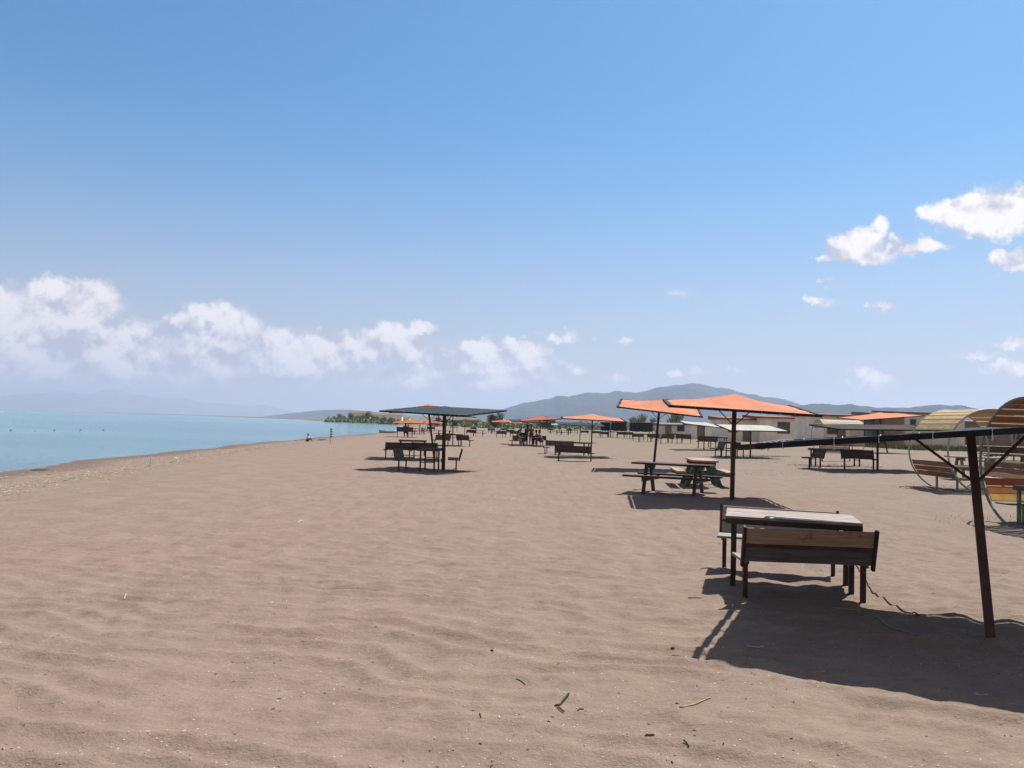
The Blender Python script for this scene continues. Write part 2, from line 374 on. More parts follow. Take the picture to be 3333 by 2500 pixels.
# ------------------------------------------------------------------ mesh helpers
class MB:
    def __init__(s): s.v = []; s.f = []; s.mi = []
    def add(s, vs, fs, mi=0):
        o = len(s.v); s.v += [tuple(v) for v in vs]; s.f += [tuple(i + o for i in f) for f in fs]; s.mi += [mi] * len(fs); return s
    def hexa(s, P, mi=0):   # 4 bottom, 4 top
        return s.add(P, [(3, 2, 1, 0), (4, 5, 6, 7), (0, 1, 5, 4), (1, 2, 6, 5), (2, 3, 7, 6), (3, 0, 4, 7)], mi)
    def box(s, c, d, rz=0.0, mi=0):
        x, y, z = (q / 2 for q in d); cs, sn = math.cos(rz), math.sin(rz)
        P = []
        for dz in (-z, z):
            for dx, dy in ((-x, -y), (x, -y), (x, y), (-x, y)):
                P.append((c[0] + dx * cs - dy * sn, c[1] + dx * sn + dy * cs, c[2] + dz))
        return s.hexa(P, mi)
    def bar(s, p, q, w, h=None, up_=(0, 0, 1), taper=1.0):
        p = Vector(p); q = Vector(q); h = h or w; d = (q - p).normalized(); u = Vector(up_)
        if abs(d.dot(u)) > 0.97: u = Vector((0, 1, 0))
        a = d.cross(u).normalized(); u = a.cross(d).normalized()
        P = []
        for e, k in ((p, 1.0), (q, taper)):
            for sx, sy in ((-1, -1), (1, -1), (1, 1), (-1, 1)):
                P.append(e + a * (sx * w * k / 2) + u * (sy * h * k / 2))
        return s.hexa(P)
    def tube(s, pts, r, n=8, r2=None, cap=True):
        pts = [Vector(p) for p in pts]; L = len(pts); vs = []; fs = []
        for i, p in enumerate(pts):
            d = (pts[min(i + 1, L - 1)] - pts[max(i - 1, 0)]).normalized()
            u = Vector((0, 0, 1)) if abs(d.z) < 0.9 else Vector((1, 0, 0))
            a = d.cross(u).normalized(); u = a.cross(d).normalized()
            rr = r if r2 is None else r + (r2 - r) * i / (L - 1)
            for k in range(n):
                an = 2 * PI * k / n; vs.append(p + a * math.cos(an) * rr + u * math.sin(an) * rr)
        for i in range(L - 1):
            for k in range(n):
                fs.append((i * n + k, i * n + (k + 1) % n, (i + 1) * n + (k + 1) % n, (i + 1) * n + k))
        if cap: fs.append(tuple(range(n - 1, -1, -1))); fs.append(tuple((L - 1) * n + k for k in range(n)))
        return s.add(vs, fs)
    def build(s, name, mt, parent=None, smooth_=False, bev=0.0):
        me = bpy.data.meshes.new(name); me.from_pydata(s.v, [], s.f)
        for q in (mt if isinstance(mt, (list, tuple)) else [mt]): me.materials.append(MT[q])
        if any(s.mi): me.polygons.foreach_set('material_index', s.mi)
        if smooth_: me.polygons.foreach_set('use_smooth', [True] * len(me.polygons))
        me.update()
        o = bpy.data.objects.new(name, me); COL.objects.link(o)
        if parent: o.parent = parent
        if bev:
            bm_ = o.modifiers.new('bevel', 'BEVEL'); bm_.width = bev; bm_.segments = 2; bm_.limit_method = 'ANGLE'
        return o
def tag(o, label=None, cat=None, group=None, kind=None):
    for k, v in (('label', label), ('category', cat), ('group', group), ('kind', kind)):
        if v: o[k] = v
    return o
def thing(name, label, cat, loc=(0, 0, 0), rz=0.0, group=None, scale=1.0):
    o = bpy.data.objects.new(name, None); COL.objects.link(o); o.empty_display_size = 0.2
    o.location = loc; o.rotation_euler = (0, 0, rz); o.scale = (scale,) * 3
    return tag(o, label, cat, group)
def dup(root, label, loc, rz=0.0, group=None, scale=1.0):
    r = root.copy(); COL.objects.link(r); r.location = loc; r.rotation_euler = (0, 0, rz); r.scale = (scale,) * 3
    r['label'] = label
    if group: r['group'] = group
    for ch in list(root.children):
        c = ch.copy(); COL.objects.link(c); c.parent = r
        for g in list(ch.children):
            d = g.copy(); COL.objects.link(d); d.parent = c
    return r

for (px_, py_) in [(2416, 1955), (2818, 1966), (2392, 1906), (2769, 1933), (2384, 1887), (2751, 1914), (2361, 1853), (2706, 1878), (3240, 2100)]:
    p_ = G(px_, py_); MOUNDS.append((p_.x, p_.y + .03, .030, .13))
# ------------------------------------------------------------------ ground, water, hills, haze
def axis(lo, hi, step, lim_lo, lim_hi, g):
    a = list(np.arange(lo, hi, step)); s = step; x = a[-1]
    while x < lim_hi: s *= g; x += s; a.append(x)
    s = step; x = lo; b = []
    while x > lim_lo: s *= g; x -= s; b.append(x)
    return np.array(b[::-1] + a)
xs = axis(-4.5, 6.5, 0.04, -30000, 30000, 1.032)
ys = axis(3.6, 10.5, 0.04, -300, 40000, 1.024)
XX, YY = np.meshgrid(xs, ys)
ZZ = height(XX, YY)
co = np.stack([XX.ravel(), YY.ravel(), ZZ.ravel()], 1)
nx, ny = len(xs), len(ys)
i = np.arange(nx - 1)[None, :] + nx * np.arange(ny - 1)[:, None]
q = np.stack([i, i + 1, i + nx + 1, i + nx], -1).reshape(-1, 4)
def np_mesh(name, co, q, mt, smooth_=True):
    me = bpy.data.meshes.new(name)
    me.vertices.add(len(co)); me.vertices.foreach_set('co', co.astype(np.float32).ravel())
    me.loops.add(q.size); me.loops.foreach_set('vertex_index', q.astype(np.int32).ravel())
    me.polygons.add(len(q)); me.polygons.foreach_set('loop_start', np.arange(0, q.size, q.shape[1], dtype=np.int32))
    me.polygons.foreach_set('loop_total', np.full(len(q), q.shape[1], dtype=np.int32))
    if smooth_: me.polygons.foreach_set('use_smooth', np.ones(len(q), dtype=bool))
    me.update(calc_edges=True); me.materials.append(MT[mt])
    o = bpy.data.objects.new(name, me); COL.objects.link(o); return o
tag(np_mesh('beach', co, q, 'sand'), 'pinkish brown sand beach with wind ripples', kind='structure')
wb = MB(); wb.add([(-30000, -300, WATER_Z), (100, -300, WATER_Z), (100, 40000, WATER_Z), (-30000, 40000, WATER_Z)], [(0, 1, 2, 3)])
tag(wb.build('water', 'water'), 'calm turquoise lake', kind='structure')

def ridge(name, label, prof, D, thick, mt, amp, nscale, base=-3.0):
    """hill whose crest passes through the photo skyline points prof, D metres away; real relief to front and back"""
    cr = [Z(px * 1.507, py * 1.507, D) for px, py in prof]
    X = np.array([c.x for c in cr]); H = np.array([c.z for c in cr])
    n = 260; xx = np.linspace(X[0], X[-1], n); hh = np.interp(xx, X, H)
    hh = hh + amp * 0.12 * fbm(xx / nscale * 6, xx * 0 + 3.3, 4)
    rows = 46; V = np.zeros((rows, n, 3))
    for r in range(rows):
        v = r / (rows - 1) * 2 - 1          # -1 front .. 1 back
        fall = (1 - abs(v)) ; fall = fall * 0.55 + 0.45 * fall * fall * (3 - 2 * fall)
        yy = D + v * thick + 0 * xx
        sp_ = fbm(xx / nscale + 5, yy / nscale * 0.8, 5)
        e = (1 - abs(v)) * abs(v) * 4
        V[r, :, 0] = xx * (1 + 0 * v); V[r, :, 1] = yy
        V[r, :, 2] = base + (hh - base) * fall + amp * sp_ * e * np.clip((hh - base) / (hh.max() - base), 0.05, 1) - amp * 0.25 * e
    i = np.arange(n - 1)[None, :] + n * np.arange(rows - 1)[:, None]
    q = np.stack([i, i + 1, i + n + 1, i + n], -1).reshape(-1, 4)
    return tag(np_mesh(name, V.reshape(-1, 3), q, mt), label, kind='structure')
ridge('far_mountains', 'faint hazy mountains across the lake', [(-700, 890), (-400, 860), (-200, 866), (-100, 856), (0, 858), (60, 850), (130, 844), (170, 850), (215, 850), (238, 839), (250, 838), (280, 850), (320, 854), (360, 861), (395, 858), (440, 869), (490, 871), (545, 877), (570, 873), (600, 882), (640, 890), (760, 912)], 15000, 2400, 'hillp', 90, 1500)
ridge('blue_hill', 'low blue hill beyond the headland', [(480, 905), (560, 901), (600, 896), (640, 891), (690, 886), (730, 884), (780, 887), (850, 893), (930, 898), (1050, 902), (1200, 925)], 7500, 900, 'hill', 30, 600)
ridge('mountain', 'blue hazy mountain with long left shoulder', [(860, 915), (960, 906), (1040, 893), (1075, 884), (1110, 876), (1150, 867), (1200, 857), (1240, 852), (1290, 846), (1340, 843), (1390, 846), (1430, 838), (1455, 832), (1480, 828), (1510, 829), (1560, 836), (1600, 845), (1660, 857), (1700, 865), (1725, 872), (1800, 888), (1900, 902), (2050, 930)], 5600, 1300, 'hill', 95, 700)
ridge('green_ridge', 'dark green ridge behind the cabins', [(1560, 930), (1640, 898), (1700, 884), (1740, 873), (1775, 869), (1800, 871), (1830, 872), (1880, 878), (1920, 881), (1960, 880), (1990, 877), (2030, 873), (2060, 873), (2090, 878), (2140, 886), (2212, 893), (2320, 900), (2600, 915), (2900, 950)], 3700, 800, 'hilld', 45, 420)
ridge('dry_hill', 'low dry yellow hill far along the shore', [(800, 914), (850, 908), (900, 901), (950, 899), (1000, 900), (1060, 905), (1120, 910), (1220, 920)], 1500, 320, 'hilly', 3, 160, base=-1.0)

hb = MB(); hb.box((0, 8600, 262), (62000, 18400, 530))
hm = bpy.data.materials.new('haze'); hm.use_nodes = True; ht = hm.node_tree; ht.nodes.clear()
pv = N(ht, 'ShaderNodeVolumePrincipled'); pv.inputs['Color'].default_value = (0.63, 0.75, 1.0, 1); pv.inputs['Density'].default_value = 0.00012
pv.inputs['Anisotropy'].default_value = 0.25
ho = N(ht, 'ShaderNodeOutputMaterial'); ht.links.new(pv.outputs[0], ho.inputs['Volume']); MT['haze'] = hm
tag(hb.build('haze', 'haze'), 'thin summer haze over the lake and hills', kind='stuff')

# ------------------------------------------------------------------ furniture
def make_bench(label, loc, rz, group, back=('dkwood', 'dkwood'), seat='dkwood', metal='metal', L=1.42, bev=0.0, arm=False):
    """bench with backrest at +Y, seat looking to -Y"""
    t = thing('bench', label, 'bench', loc, rz, group)
    m = MB()
    for k in range(3): m.box((0, -0.20 + k * 0.125, 0.425), (L, 0.115, 0.028))
    m.build('seat', seat, t, bev=bev)
    lean = lambda z: 0.155 + (z - 0.42) * 0.24
    for k, (z0, z1) in enumerate(((0.60, 0.765), (0.415, 0.565))):
        mt = back[1 - k] if k else back[0]
        mt = back[0] if k == 0 else back[1]
        m = MB(); zc = (z0 + z1) / 2
        m.hexa([(-L / 2 + 0.03, lean(z0) - 0.012, z0), (L / 2 - 0.03, lean(z0) - 0.012, z0), (L / 2 - 0.03, lean(z0) + 0.012, z0), (-L / 2 + 0.03, lean(z0) + 0.012, z0),
                (-L / 2 + 0.03, lean(z1) - 0.012, z1), (L / 2 - 0.03, lean(z1) - 0.012, z1), (L / 2 - 0.03, lean(z1) + 0.012, z1), (-L / 2 + 0.03, lean(z1) + 0.012, z1)])
        m.build('back_plank', mt, t, bev=bev)
    m = MB(); m.bar((-L / 2 + 0.025, lean(0.582) + 0.004, 0.582), (L / 2 - 0.025, lean(0.582) + 0.004, 0.582), 0.03, 0.032); m.build('back_rail', metal, t, bev=bev * 0.5)
    for sx in (-1, 1):
        x = sx * (L / 2 - 0.07)
        m = MB(); m.bar((x, 0.05, -0.12), (x, 0.05, 0.385), 0.048); m.bar((x, 0.05, 0.02), (x, -0.12, -0.04), 0.03)
        m.build('leg', metal, t, bev=bev * 0.5)
        m = MB(); m.bar((x, -0.24, 0.397), (x, 0.15, 0.397), 0.035, 0.025)
        xo = sx * (L / 2 - 0.012)
        m.bar((xo, lean(0.36) + 0.008, 0.365), (xo, lean(0.78) + 0.008, 0.78), 0.03, 0.05, up_=(0, 1, 0))
        m.build('end_frame', metal, t, bev=bev * 0.5)
    return t
def make_table(label, loc, rz, group, top='dkwood', edge='dkwood', metal='metal', L=1.46, Wd=0.98, H=0.79, bev=0.0):
    t = thing('table', label, 'table', loc, rz, group)
    m = MB(); n = 6; w = Wd / n
    for k in range(n): m.box((random.uniform(-0.006, 0.006), -Wd / 2 + (k + 0.5) * w, H - 0.014 + random.uniform(-0.002, 0.002)), (L, w - 0.012, 0.028))
    m.build('table_top', top, t, bev=bev)
    m = MB()
    for sy in (-1, 1): m.box((0, sy * (Wd / 2 - 0.012), H - 0.058), (L - 0.004, 0.024, 0.056))
    for sx in (-1, 1): m.box((sx * (L / 2 - 0.014), 0, H - 0.058), (0.024, Wd - 0.05, 0.056))
    m.build('apron', edge, t, bev=bev * 0.5)
    for sx in (-1, 1):
        x = sx * (L / 2 - 0.085)
        for sy in (-1, 1):
            m = MB(); m.bar((x, sy * 0.25, -0.12), (x, sy * 0.25, H - 0.032), 0.055); m.build('leg', metal, t, bev=bev * 0.5)
        m = MB(); m.bar((x, -0.2215, 0.30), (x, 0.2215, 0.30), 0.03); m.bar((x, -0.2215, 0.42), (x, 0.2215, 0.42), 0.03); m.build('stretcher', metal, t)
    return t
def make_picnic(label, loc, rz, group, top='brownw', leg='dkgreenw', L=2.1, seat=None, bev=0.0):
    t = thing('picnic_table', label, 'picnic table', loc, rz, group)
    m = MB()
    for k in range(5): m.box((0, -0.30 + k * 0.15, 0.765), (L, 0.142, 0.05))
    m.build('table_top', top, t, bev=bev)
    for s in (-1, 1):
        m = MB()
        for k in range(2): m.box((0, s * (0.63 + k * 0.135), 0.445), (L + 0.2, 0.128, 0.05))
        m.build('seat', seat or top, t, bev=bev)
    for sx in (-1, 1):
        x = sx * (L / 2 - 0.38)
        for s in (-1, 1):
            m = MB(); m.bar((x, s * 0.52, -0.08), (x, s * 0.20, 0.735), 0.065, 0.14, up_=(0, 1, 0)); m.build('leg', leg, t, bev=bev)
        m = MB(); m.bar((x + 0.062, -0.80, 0.365), (x + 0.062, 0.80, 0.365), 0.05, 0.11); m.bar((x + 0.062, -0.36, 0.69), (x + 0.062, 0.36, 0.69), 0.05, 0.10)
        m.build('crossbeam', leg, t, bev=bev)
    return t

def make_canopy(label, c, Wd, Dp, rz, hts, peak, fab='orange', group='shade canopies on the beach', beam='beam', post='rust',
                post_top=(0, 0), post_base=(0, 0), ties=False, detail=10, braces=True, pr=0.036, bw=0.055, endm=None, sag=0.03, tie_r=1.0):
    """square frame of four beams round one post; hts = FL, FR, BR, BL above the ground at c"""
    t = thing('shade_canopy', label, 'shade canopy', c, rz, group)
    X, Y = Wd / 2, Dp / 2
    C4 = [Vector((-X, -Y, hts[0])), Vector((X, -Y, hts[1])), Vector((X, Y, hts[2])), Vector((-X, Y, hts[3]))]
    def bil(u, v):
        a = C4[0].lerp(C4[1], (u + 1) / 2); b_ = C4[3].lerp(C4[2], (u + 1) / 2); return a.lerp(b_, (v + 1) / 2)
    for k in range(4):
        m = MB(); a, b_ = C4[k], C4[(k + 1) % 4]; d = (b_ - a).normalized()
        ext = bw * 0.5 if k % 2 == 0 else -bw * 0.52
        m.bar(a - d * ext, b_ + d * ext, bw, bw); o = m.build('edge_beam', beam, t, bev=0.004 if detail > 16 else 0)
    ml = C4[0].lerp(C4[3], 0.5); mr = C4[1].lerp(C4[2], 0.5); d = (mr - ml).normalized()
    m = MB(); m.bar(ml + d * bw * 0.55, mr - d * bw * 0.55, bw * 0.8, bw * 0.8); m.build('spine_beam', beam, t)
    mf = C4[0].lerp(C4[1], 0.5); mb = C4[3].lerp(C4[2], 0.5); d = (mb - mf).normalized(); ctr = bil(0, 0)
    m = MB(); m.bar(mf + d * bw * 0.55, Vector((ctr.x, ctr.y, ctr.z)) - d * 0.06, bw * 0.7, bw * 0.7); m.bar(ctr + d * 0.06, mb - d * bw * 0.55, bw * 0.7, bw * 0.7); m.build('spine_beam', beam, t)
    m = MB(); tp = Vector((post_top[0], post_top[1], ctr.z - bw * 0.42)); bs = Vector((post_base[0], post_base[1], -0.3))
    m.bar(bs, tp, pr * 2, pr * 2, up_=(0, 1, 0)); m.build('post', post, t, bev=0.005 if detail > 16 else 0)
    if peak > 0.05:
        m = MB(); m.bar(ctr + Vector((0, 0, bw * 0.42)), ctr + Vector((0, 0, peak - 0.02)), 0.04); m.build('crown_stub', beam, t)
    if braces:
        for s in (-1, 1):
            m = MB(); q = ctr.lerp(mr if s > 0 else ml, 0.46 / max(0.5, X)) - Vector((0, 0, bw * 0.42))
            k = 0.40 / (tp.z + 0.3); pp = tp.lerp(bs, k) + Vector((s * pr, 0, 0)); m.bar(pp, q, 0.022); m.build('brace', post, t)
    n = detail; ins = 1 - 0.075 / X; insy = 1 - 0.045 / Y
    vs = []; fs = []
    for j in range(n + 1):
        for i in range(n + 1):
            u, v = (i / n * 2 - 1), (j / n * 2 - 1)
            p = bil(u * ins, v * insy)
            r = max(abs(u), abs(v)); k = (1 - r)
            p = p + Vector((0, 0, peak * (0.8 * k + 0.2 * k * k) * 1.0 + 0.004 * math.sin(u * 23 + v * 9) - sag * math.sin(PI * min(1, k)) + 0.012))
            vs.append(p)
    for j in range(n):
        for i in range(n):
            a = j * (n + 1) + i; fs.append((a, a + 1, a + n + 2, a + n + 1))
    me = MB(); me.add(vs, fs); o = me.build('shade_cloth', fab, t, smooth_=False)
    md = o.modifiers.new('thick', 'SOLIDIFY'); md.thickness = 0.006; md.offset = 1
    if ties:
        for k in range(4):
            a, b_ = C4[k], C4[(k + 1) % 4]; L = (b_ - a).length; nn = int(L / 0.36)
            d = (b_ - a).normalized(); inw = Vector((-d.y, d.x, 0)).normalized()
            for i in range(nn):
                p = a + d * ((i + 0.55 + random.uniform(-0.08, 0.08)) * L / nn); h = bw / 2 + 0.004
                pts = [p + inw * 0.085 + Vector((0, 0, 0.012)), p + inw * (h) + Vector((0, 0, h)), p - inw * h + Vector((0, 0, h)), p - inw * h - Vector((0, 0, h)), p + inw * h - Vector((0, 0, h)), p + inw * 0.080 + d * 0.03]
                m = MB(); m.tube(pts, 0.0035 * tie_r, 5)
                if i % 3 == 1: m.tube([p - inw * h - Vector((0, 0, h)), p - inw * (h + 0.004) - Vector((0, 0, h + 0.035))], 0.0045 * tie_r, 5)
                m.build('cord_tie', 'tie', t)
    if endm:
        m = MB()
        a, b_ = C4[0], C4[1]; d = (b_ - a).normalized(); m.bar(a - d * 0.17, a - d * (bw * 0.5), bw * 0.96, bw * 0.96); m.build('beam_end', endm, t)
    return t
def bx(p): return (p.x, p.y, float(base_h(p.x, p.y)))
def gz(p): return (p.x, p.y, hz(p.x, p.y))
def mid(a, b): return (a + b) / 2
def legs(a, b):
    p, q = G(*a), G(*b); c = (p + q) / 2; return c, math.atan2(q.y - p.y, q.x - p.x)

# --- the near set ---------------------------------------------------------
g = 'weathered benches and tables of steel and planks'
c, yw = legs((2416, 1955), (2818, 1966))
c += Vector((0.0, 0.05, 0))
make_bench('tan and dark backed bench nearest the camera, seen from behind in the canopy shadow', bx(c), yw + PI, g, back=('tan', 'grey'), seat='palegrey', metal='rust', L=1.34, bev=0.004)
c1, y1 = legs((2392, 1906), (2769, 1933)); c2, y2 = legs((2384, 1887), (2751, 1914))
c = (c1 + c2) / 2
make_table('pale plank table on dark legs between the two nearest benches', bx(c), y1, g, top='plank', edge='rust', metal='metal', L=1.40, Wd=0.96, H=0.805, bev=0.003)
c, yw = legs((2361, 1853), (2706, 1878))
make_bench('grey and peach backed bench on the far side of the nearest table', bx(c), yw, g, back=('peach', 'palegrey'), seat='palegrey', metal='rust', L=1.42, bev=0.004)

# --- near dark canopy -----------------------------------------------------
FL = Vector((2.13, 6.78)); e1 = Vector((0.905, -0.425)).normalized(); e2 = Vector((-e1.y, e1.x))
Wn, Dn = 3.4, 2.6
ctr = FL + e1 * (Wn / 2) + e2 * (Dn / 2)
zc = float(base_h(ctr.x, ctr.y))
hh = lambda u: 1.625 + u * 0.345 - zc
b0 = G(3238, 2102); ang = math.atan2(e1.y, e1.x)
lb = Matrix.Rotation(-ang, 2) @ (Vector((b0.x, b0.y)) - ctr)
make_canopy('dark net canopy on a leaning post, nearest the camera at the right edge', (ctr.x, ctr.y, zc), Wn, Dn, ang, [hh(0), hh(1), hh(1) - 0.02, hh(0) + 0.02], 0.03, 'dark',
            ties=True, detail=24, post='rust', post_base=(lb.x, lb.y), pr=0.036, bw=0.05, tie_r=1.3, endm='beamend', beam='beam')

# --- orange canopies in the middle ----------------------------------------
def place_canopy(label, base, corners, dist, Wd, Dp, rz, peakpx=None, **kw):
    p = G(*base); cx = p.x; cy = p.y; z0 = float(base_h(cx, cy)); hts = []
    cs, sn = math.cos(rz), math.sin(rz)
    for (sx, sy), c in zip(((-1, -1), (1, -1), (1, 1), (-1, 1)), corners):
        wy = cy + sx * Wd / 2 * sn + sy * Dp / 2 * cs
        hts.append(Z(c[0], c[1], wy).z - z0)
    pk = 0.3
    if peakpx: pk = max(0.08, Z(peakpx[0], peakpx[1], cy).z - z0 - sum(hts) / 4)
    top = kw.pop('top', None)
    if top:
        q = Z(top[0], top[1], cy); kw['post_top'] = (0, 0)
        dx = q.x - cx; cx2 = cx + dx; kw['post_base'] = (-dx * cs, dx * sn); cx = cx2
    return make_canopy(label, (cx, cy, z0), Wd, Dp, rz, hts, pk, **kw)
go = 'orange shade canopies'
place_canopy('large orange canopy on an upright post right of the picnic tables', (2382, 1625), [(2181, 1322), (2660, 1354), (2560, 1322), (2165, 1302)], 0, 3.3, 3.4, R(-8.5), (2388, 1284), fab='orange', group=go, ties=True, detail=16, pr=0.05, bw=0.06, top=(2390, 1345))
place_canopy('orange canopy sloping down to the right on a leaning post behind the picnic tables', (2125, 1527), [(2004, 1325), (2289, 1358), (2276, 1334), (2018, 1300)], 0, 3.3, 3.0, R(-10.6), (2155, 1303), fab='orange', group=go, ties=True, detail=14, pr=0.05, bw=0.06, top=(2146, 1342))
gp = 'wooden picnic tables with fixed seats'
c, yw = legs((2119, 1607), (2270, 1612))
make_picnic('brown picnic table standing broadside in front of the green legged one', bx(c + Vector((0.05, 0.4, 0))), R(-26), gp, top='brownw', leg='dkwood', L=2.1, bev=0.004)
c = G(2296, 1585)
make_picnic('picnic table with sunlit pinkish top and green legs beside the orange canopy post', bx(c + Vector((0, 0.55, 0))), R(84), gp, top='pinkw', leg='greenw', L=1.9, bev=0.004)

# --- dark canopy left of centre and its furniture --------------------------
gs = 'dark benches and tables under the far canopies'
place_canopy('dark teal canopy standing alone left of the picture centre', (1443, 1529), [(1220, 1338), (1511, 1354), (1665, 1338), (1330, 1321)], 0, 3.45, 3.3, R(-25), (1400, 1322), fab='dark', group='dark shade canopies', ties=True, detail=14, pr=0.05, bw=0.055, top=(1447, 1352))
c = G(1390, 1534)
make_table('dark table seen end on beneath the dark teal canopy', bx(c + Vector((0, 0.8, 0))), R(88), gs, L=1.4, Wd=0.8)
c = G(1309, 1534)
bn = make_bench('pale seated bench on the left of the table under the dark teal canopy', bx(c + Vector((-0.05, 0.75, 0))), R(86), gs, seat='grey', back=('dkwood', 'grey'))
c = G(1475, 1534)
make_bench('bench on the right of the table under the dark teal canopy', bx(c + Vector((0, 0.75, 0))), R(-86), gs)
place_canopy('orange canopy whose crown peeps over the dark teal canopy', (1417, 1495), [(1262, 1342), (1512, 1345), (1490, 1334), (1290, 1332)], 0, 3.4, 3.2, R(4), (1394, 1315), fab='orange', group=go, pr=0.045, top=(1395, 1348))
_b = []
def bench_at(label, a, b_, extra=0.0, **kw):
    c, yw = legs(a, b_); return make_bench(label, bx(c), yw + PI + extra, gs, **kw)
DB = make_bench('left of two dark benches with their backs to the camera behind the dark teal canopy', bx(G(1293, 1494)), PI + R(22), gs, L=1.25, back=('dkwood', 'dkwood'))
dup(DB, 'right of two dark benches with their backs to the camera behind the dark teal canopy', bx(G(1385, 1494)), PI - R(10), gs)
DT = make_table('dark table behind the two benches under the crowded left shelters', bx(G(1342, 1482)), R(3), gs, L=1.4, Wd=0.8)
def bench(label, px, py, deg, sc=1.0): return dup(DB, label, bx(G(px, py)), PI + R(deg), gs, sc * 1.1)
def table(label, px, py, deg=0, sc=1.0): return dup(DT, label, bx(G(px, py)), R(deg), gs, sc * 1.08)

# set 57 m away, seen between the posts
place_canopy('orange canopy tilted up to the left, seen just below the dark teal canopy edge', (1474, 1450), [(1404, 1350), (1558, 1358), (1530, 1358), (1420, 1352)], 0, 3.5, 3.2, 0.0, (1480, 1349), fab='orange', group=go, detail=6, top=(1474, 1362))
bench('left bench of the set in view between the two left canopy posts', 1435, 1453, 44, 1.0)
bench('right bench of the set just right of the dark teal canopy post', 1512, 1453, -44, 1.0)
table('dark table between the pair of benches right of the dark teal canopy post', 1473, 1449, 0)
place_canopy('grey brown canopy far behind the dark teal canopy post', (1512, 1424), [(1432, 1371), (1542, 1372), (1528, 1366), (1448, 1367)], 0, 3.6, 3.4, 0.0, (1490, 1364), fab='brown', group='dark shade canopies', detail=6)
bench('far bench seen under the grey brown canopy', 1533, 1419, 12)
PC = make_picnic('far picnic table seen between the left canopy posts', bx(G(1445, 1424)), R(10), gp, top='dkwood', leg='dkwood', L=2.0)
def picnic(label, px, py, deg, sc=1.0): return dup(PC, label, bx(G(px, py)), R(deg), gp, sc)
picnic('far picnic table right of the dark teal canopy post', 1556, 1420, 0)
# far left canopies
place_canopy('far orange canopy beside the person on the bench', (1328, 1423), [(1282, 1377), (1384, 1379), (1372, 1373), (1296, 1372)], 0, 3.4, 3.3, 0.0, (1312, 1366), fab='red', group=go, detail=6)
place_canopy('second far orange canopy from the water', (1365, 1412), [(1340, 1380), (1400, 1379), (1396, 1375), (1345, 1376)], 0, 3.3, 3.3, R(5), (1370, 1372), fab='red', group=go, detail=6)
place_canopy('third far orange canopy from the water', (1390, 1405), [(1368, 1378), (1424, 1377), (1418, 1374), (1374, 1374)], 0, 3.4, 3.3, R(-4), (1398, 1371), fab='red', group=go, detail=6)
place_canopy('fourth far orange canopy from the water, behind the left post', (1415, 1401), [(1400, 1378), (1446, 1379), (1442, 1375), (1404, 1374)], 0, 3.4, 3.3, R(6), (1424, 1371), fab='red', group=go, detail=6)
bench('dark bench by the water carrying the seated person', 1317, 1423, 6, 1.3)
bench('small far bench turned sideways right of the person by the water', 1345, 1416, -70)
picnic('far picnic table under the second far orange canopy', 1365, 1413, 4)
picnic('far picnic table under the third far orange canopy', 1386, 1409, -8)
bench('far bench right of the third far orange canopy', 1402, 1405, 10)

# --- group of people and shelters right of centre --------------------------
place_canopy('orange canopy above the group of people', (1760, 1452), [(1690, 1371), (1818, 1364), (1800, 1362), (1706, 1367)], 0, 3.3, 3.2, R(2), (1768, 1356), fab='red', group=go, detail=8, top=(1757, 1373))
place_canopy('dark purple canopy left of the people under their orange one', (1716, 1447), [(1650, 1373), (1742, 1375), (1728, 1366), (1668, 1367)], 0, 3.0, 3.0, R(5), (1700, 1361), fab='purple', group='dark shade canopies', detail=8)
table('dark table the group of people sit around', 1722, 1450, 4)
bench('bench on the left of the group of people', 1684, 1452, 40)
bench('bench under the seated figures on the right of the group', 1756, 1450, -25)
table('dark table behind and left of the group of people', 1652, 1424, 0)
bench('far dark bench left of the group of people', 1630, 1424, 20)
bench('far dark bench right behind the group of people', 1676, 1423, -15)
for k, (px, py, w, f, lb_) in enumerate([(1628, 1408, 1.0, 'red', 'far red orange canopy beside the dark tree'), (1650, 1406, 1.0, 'red', 'far red orange canopy, second from the dark tree'), (1672, 1409, 1.0, 'orange', 'far orange canopy, third from the dark tree'), (1640, 1401, 1, 'white', 'small white canopy behind the far red orange ones'), (1692, 1404, 1, 'orange', 'far orange canopy just left of the purple one')]):
    h0 = G(px, py); s = 2562 / h0.y
    dz = [(0.0, 0.0), (1.5, -1), (0, 1.5), (-5, -4), (1, -1)][k]
    y0 = 1379 + 0.03 * (px - 1666)
    place_canopy(lb_, (px, py), [(px - 26, y0 - 4 + dz[0]), (px + 26, y0 - 3 + dz[1]), (px + 20, y0 - 8), (px - 20, y0 - 8)], 0, 3.6, 3.3, 0, (px, y0 - 11), fab=f, group=go if f != 'white' else 'white shade canopies', detail=6)
bench('far bench under the far red orange canopies', 1640, 1407, 0)
table('far table under the far red orange canopies', 1662, 1408, 0)

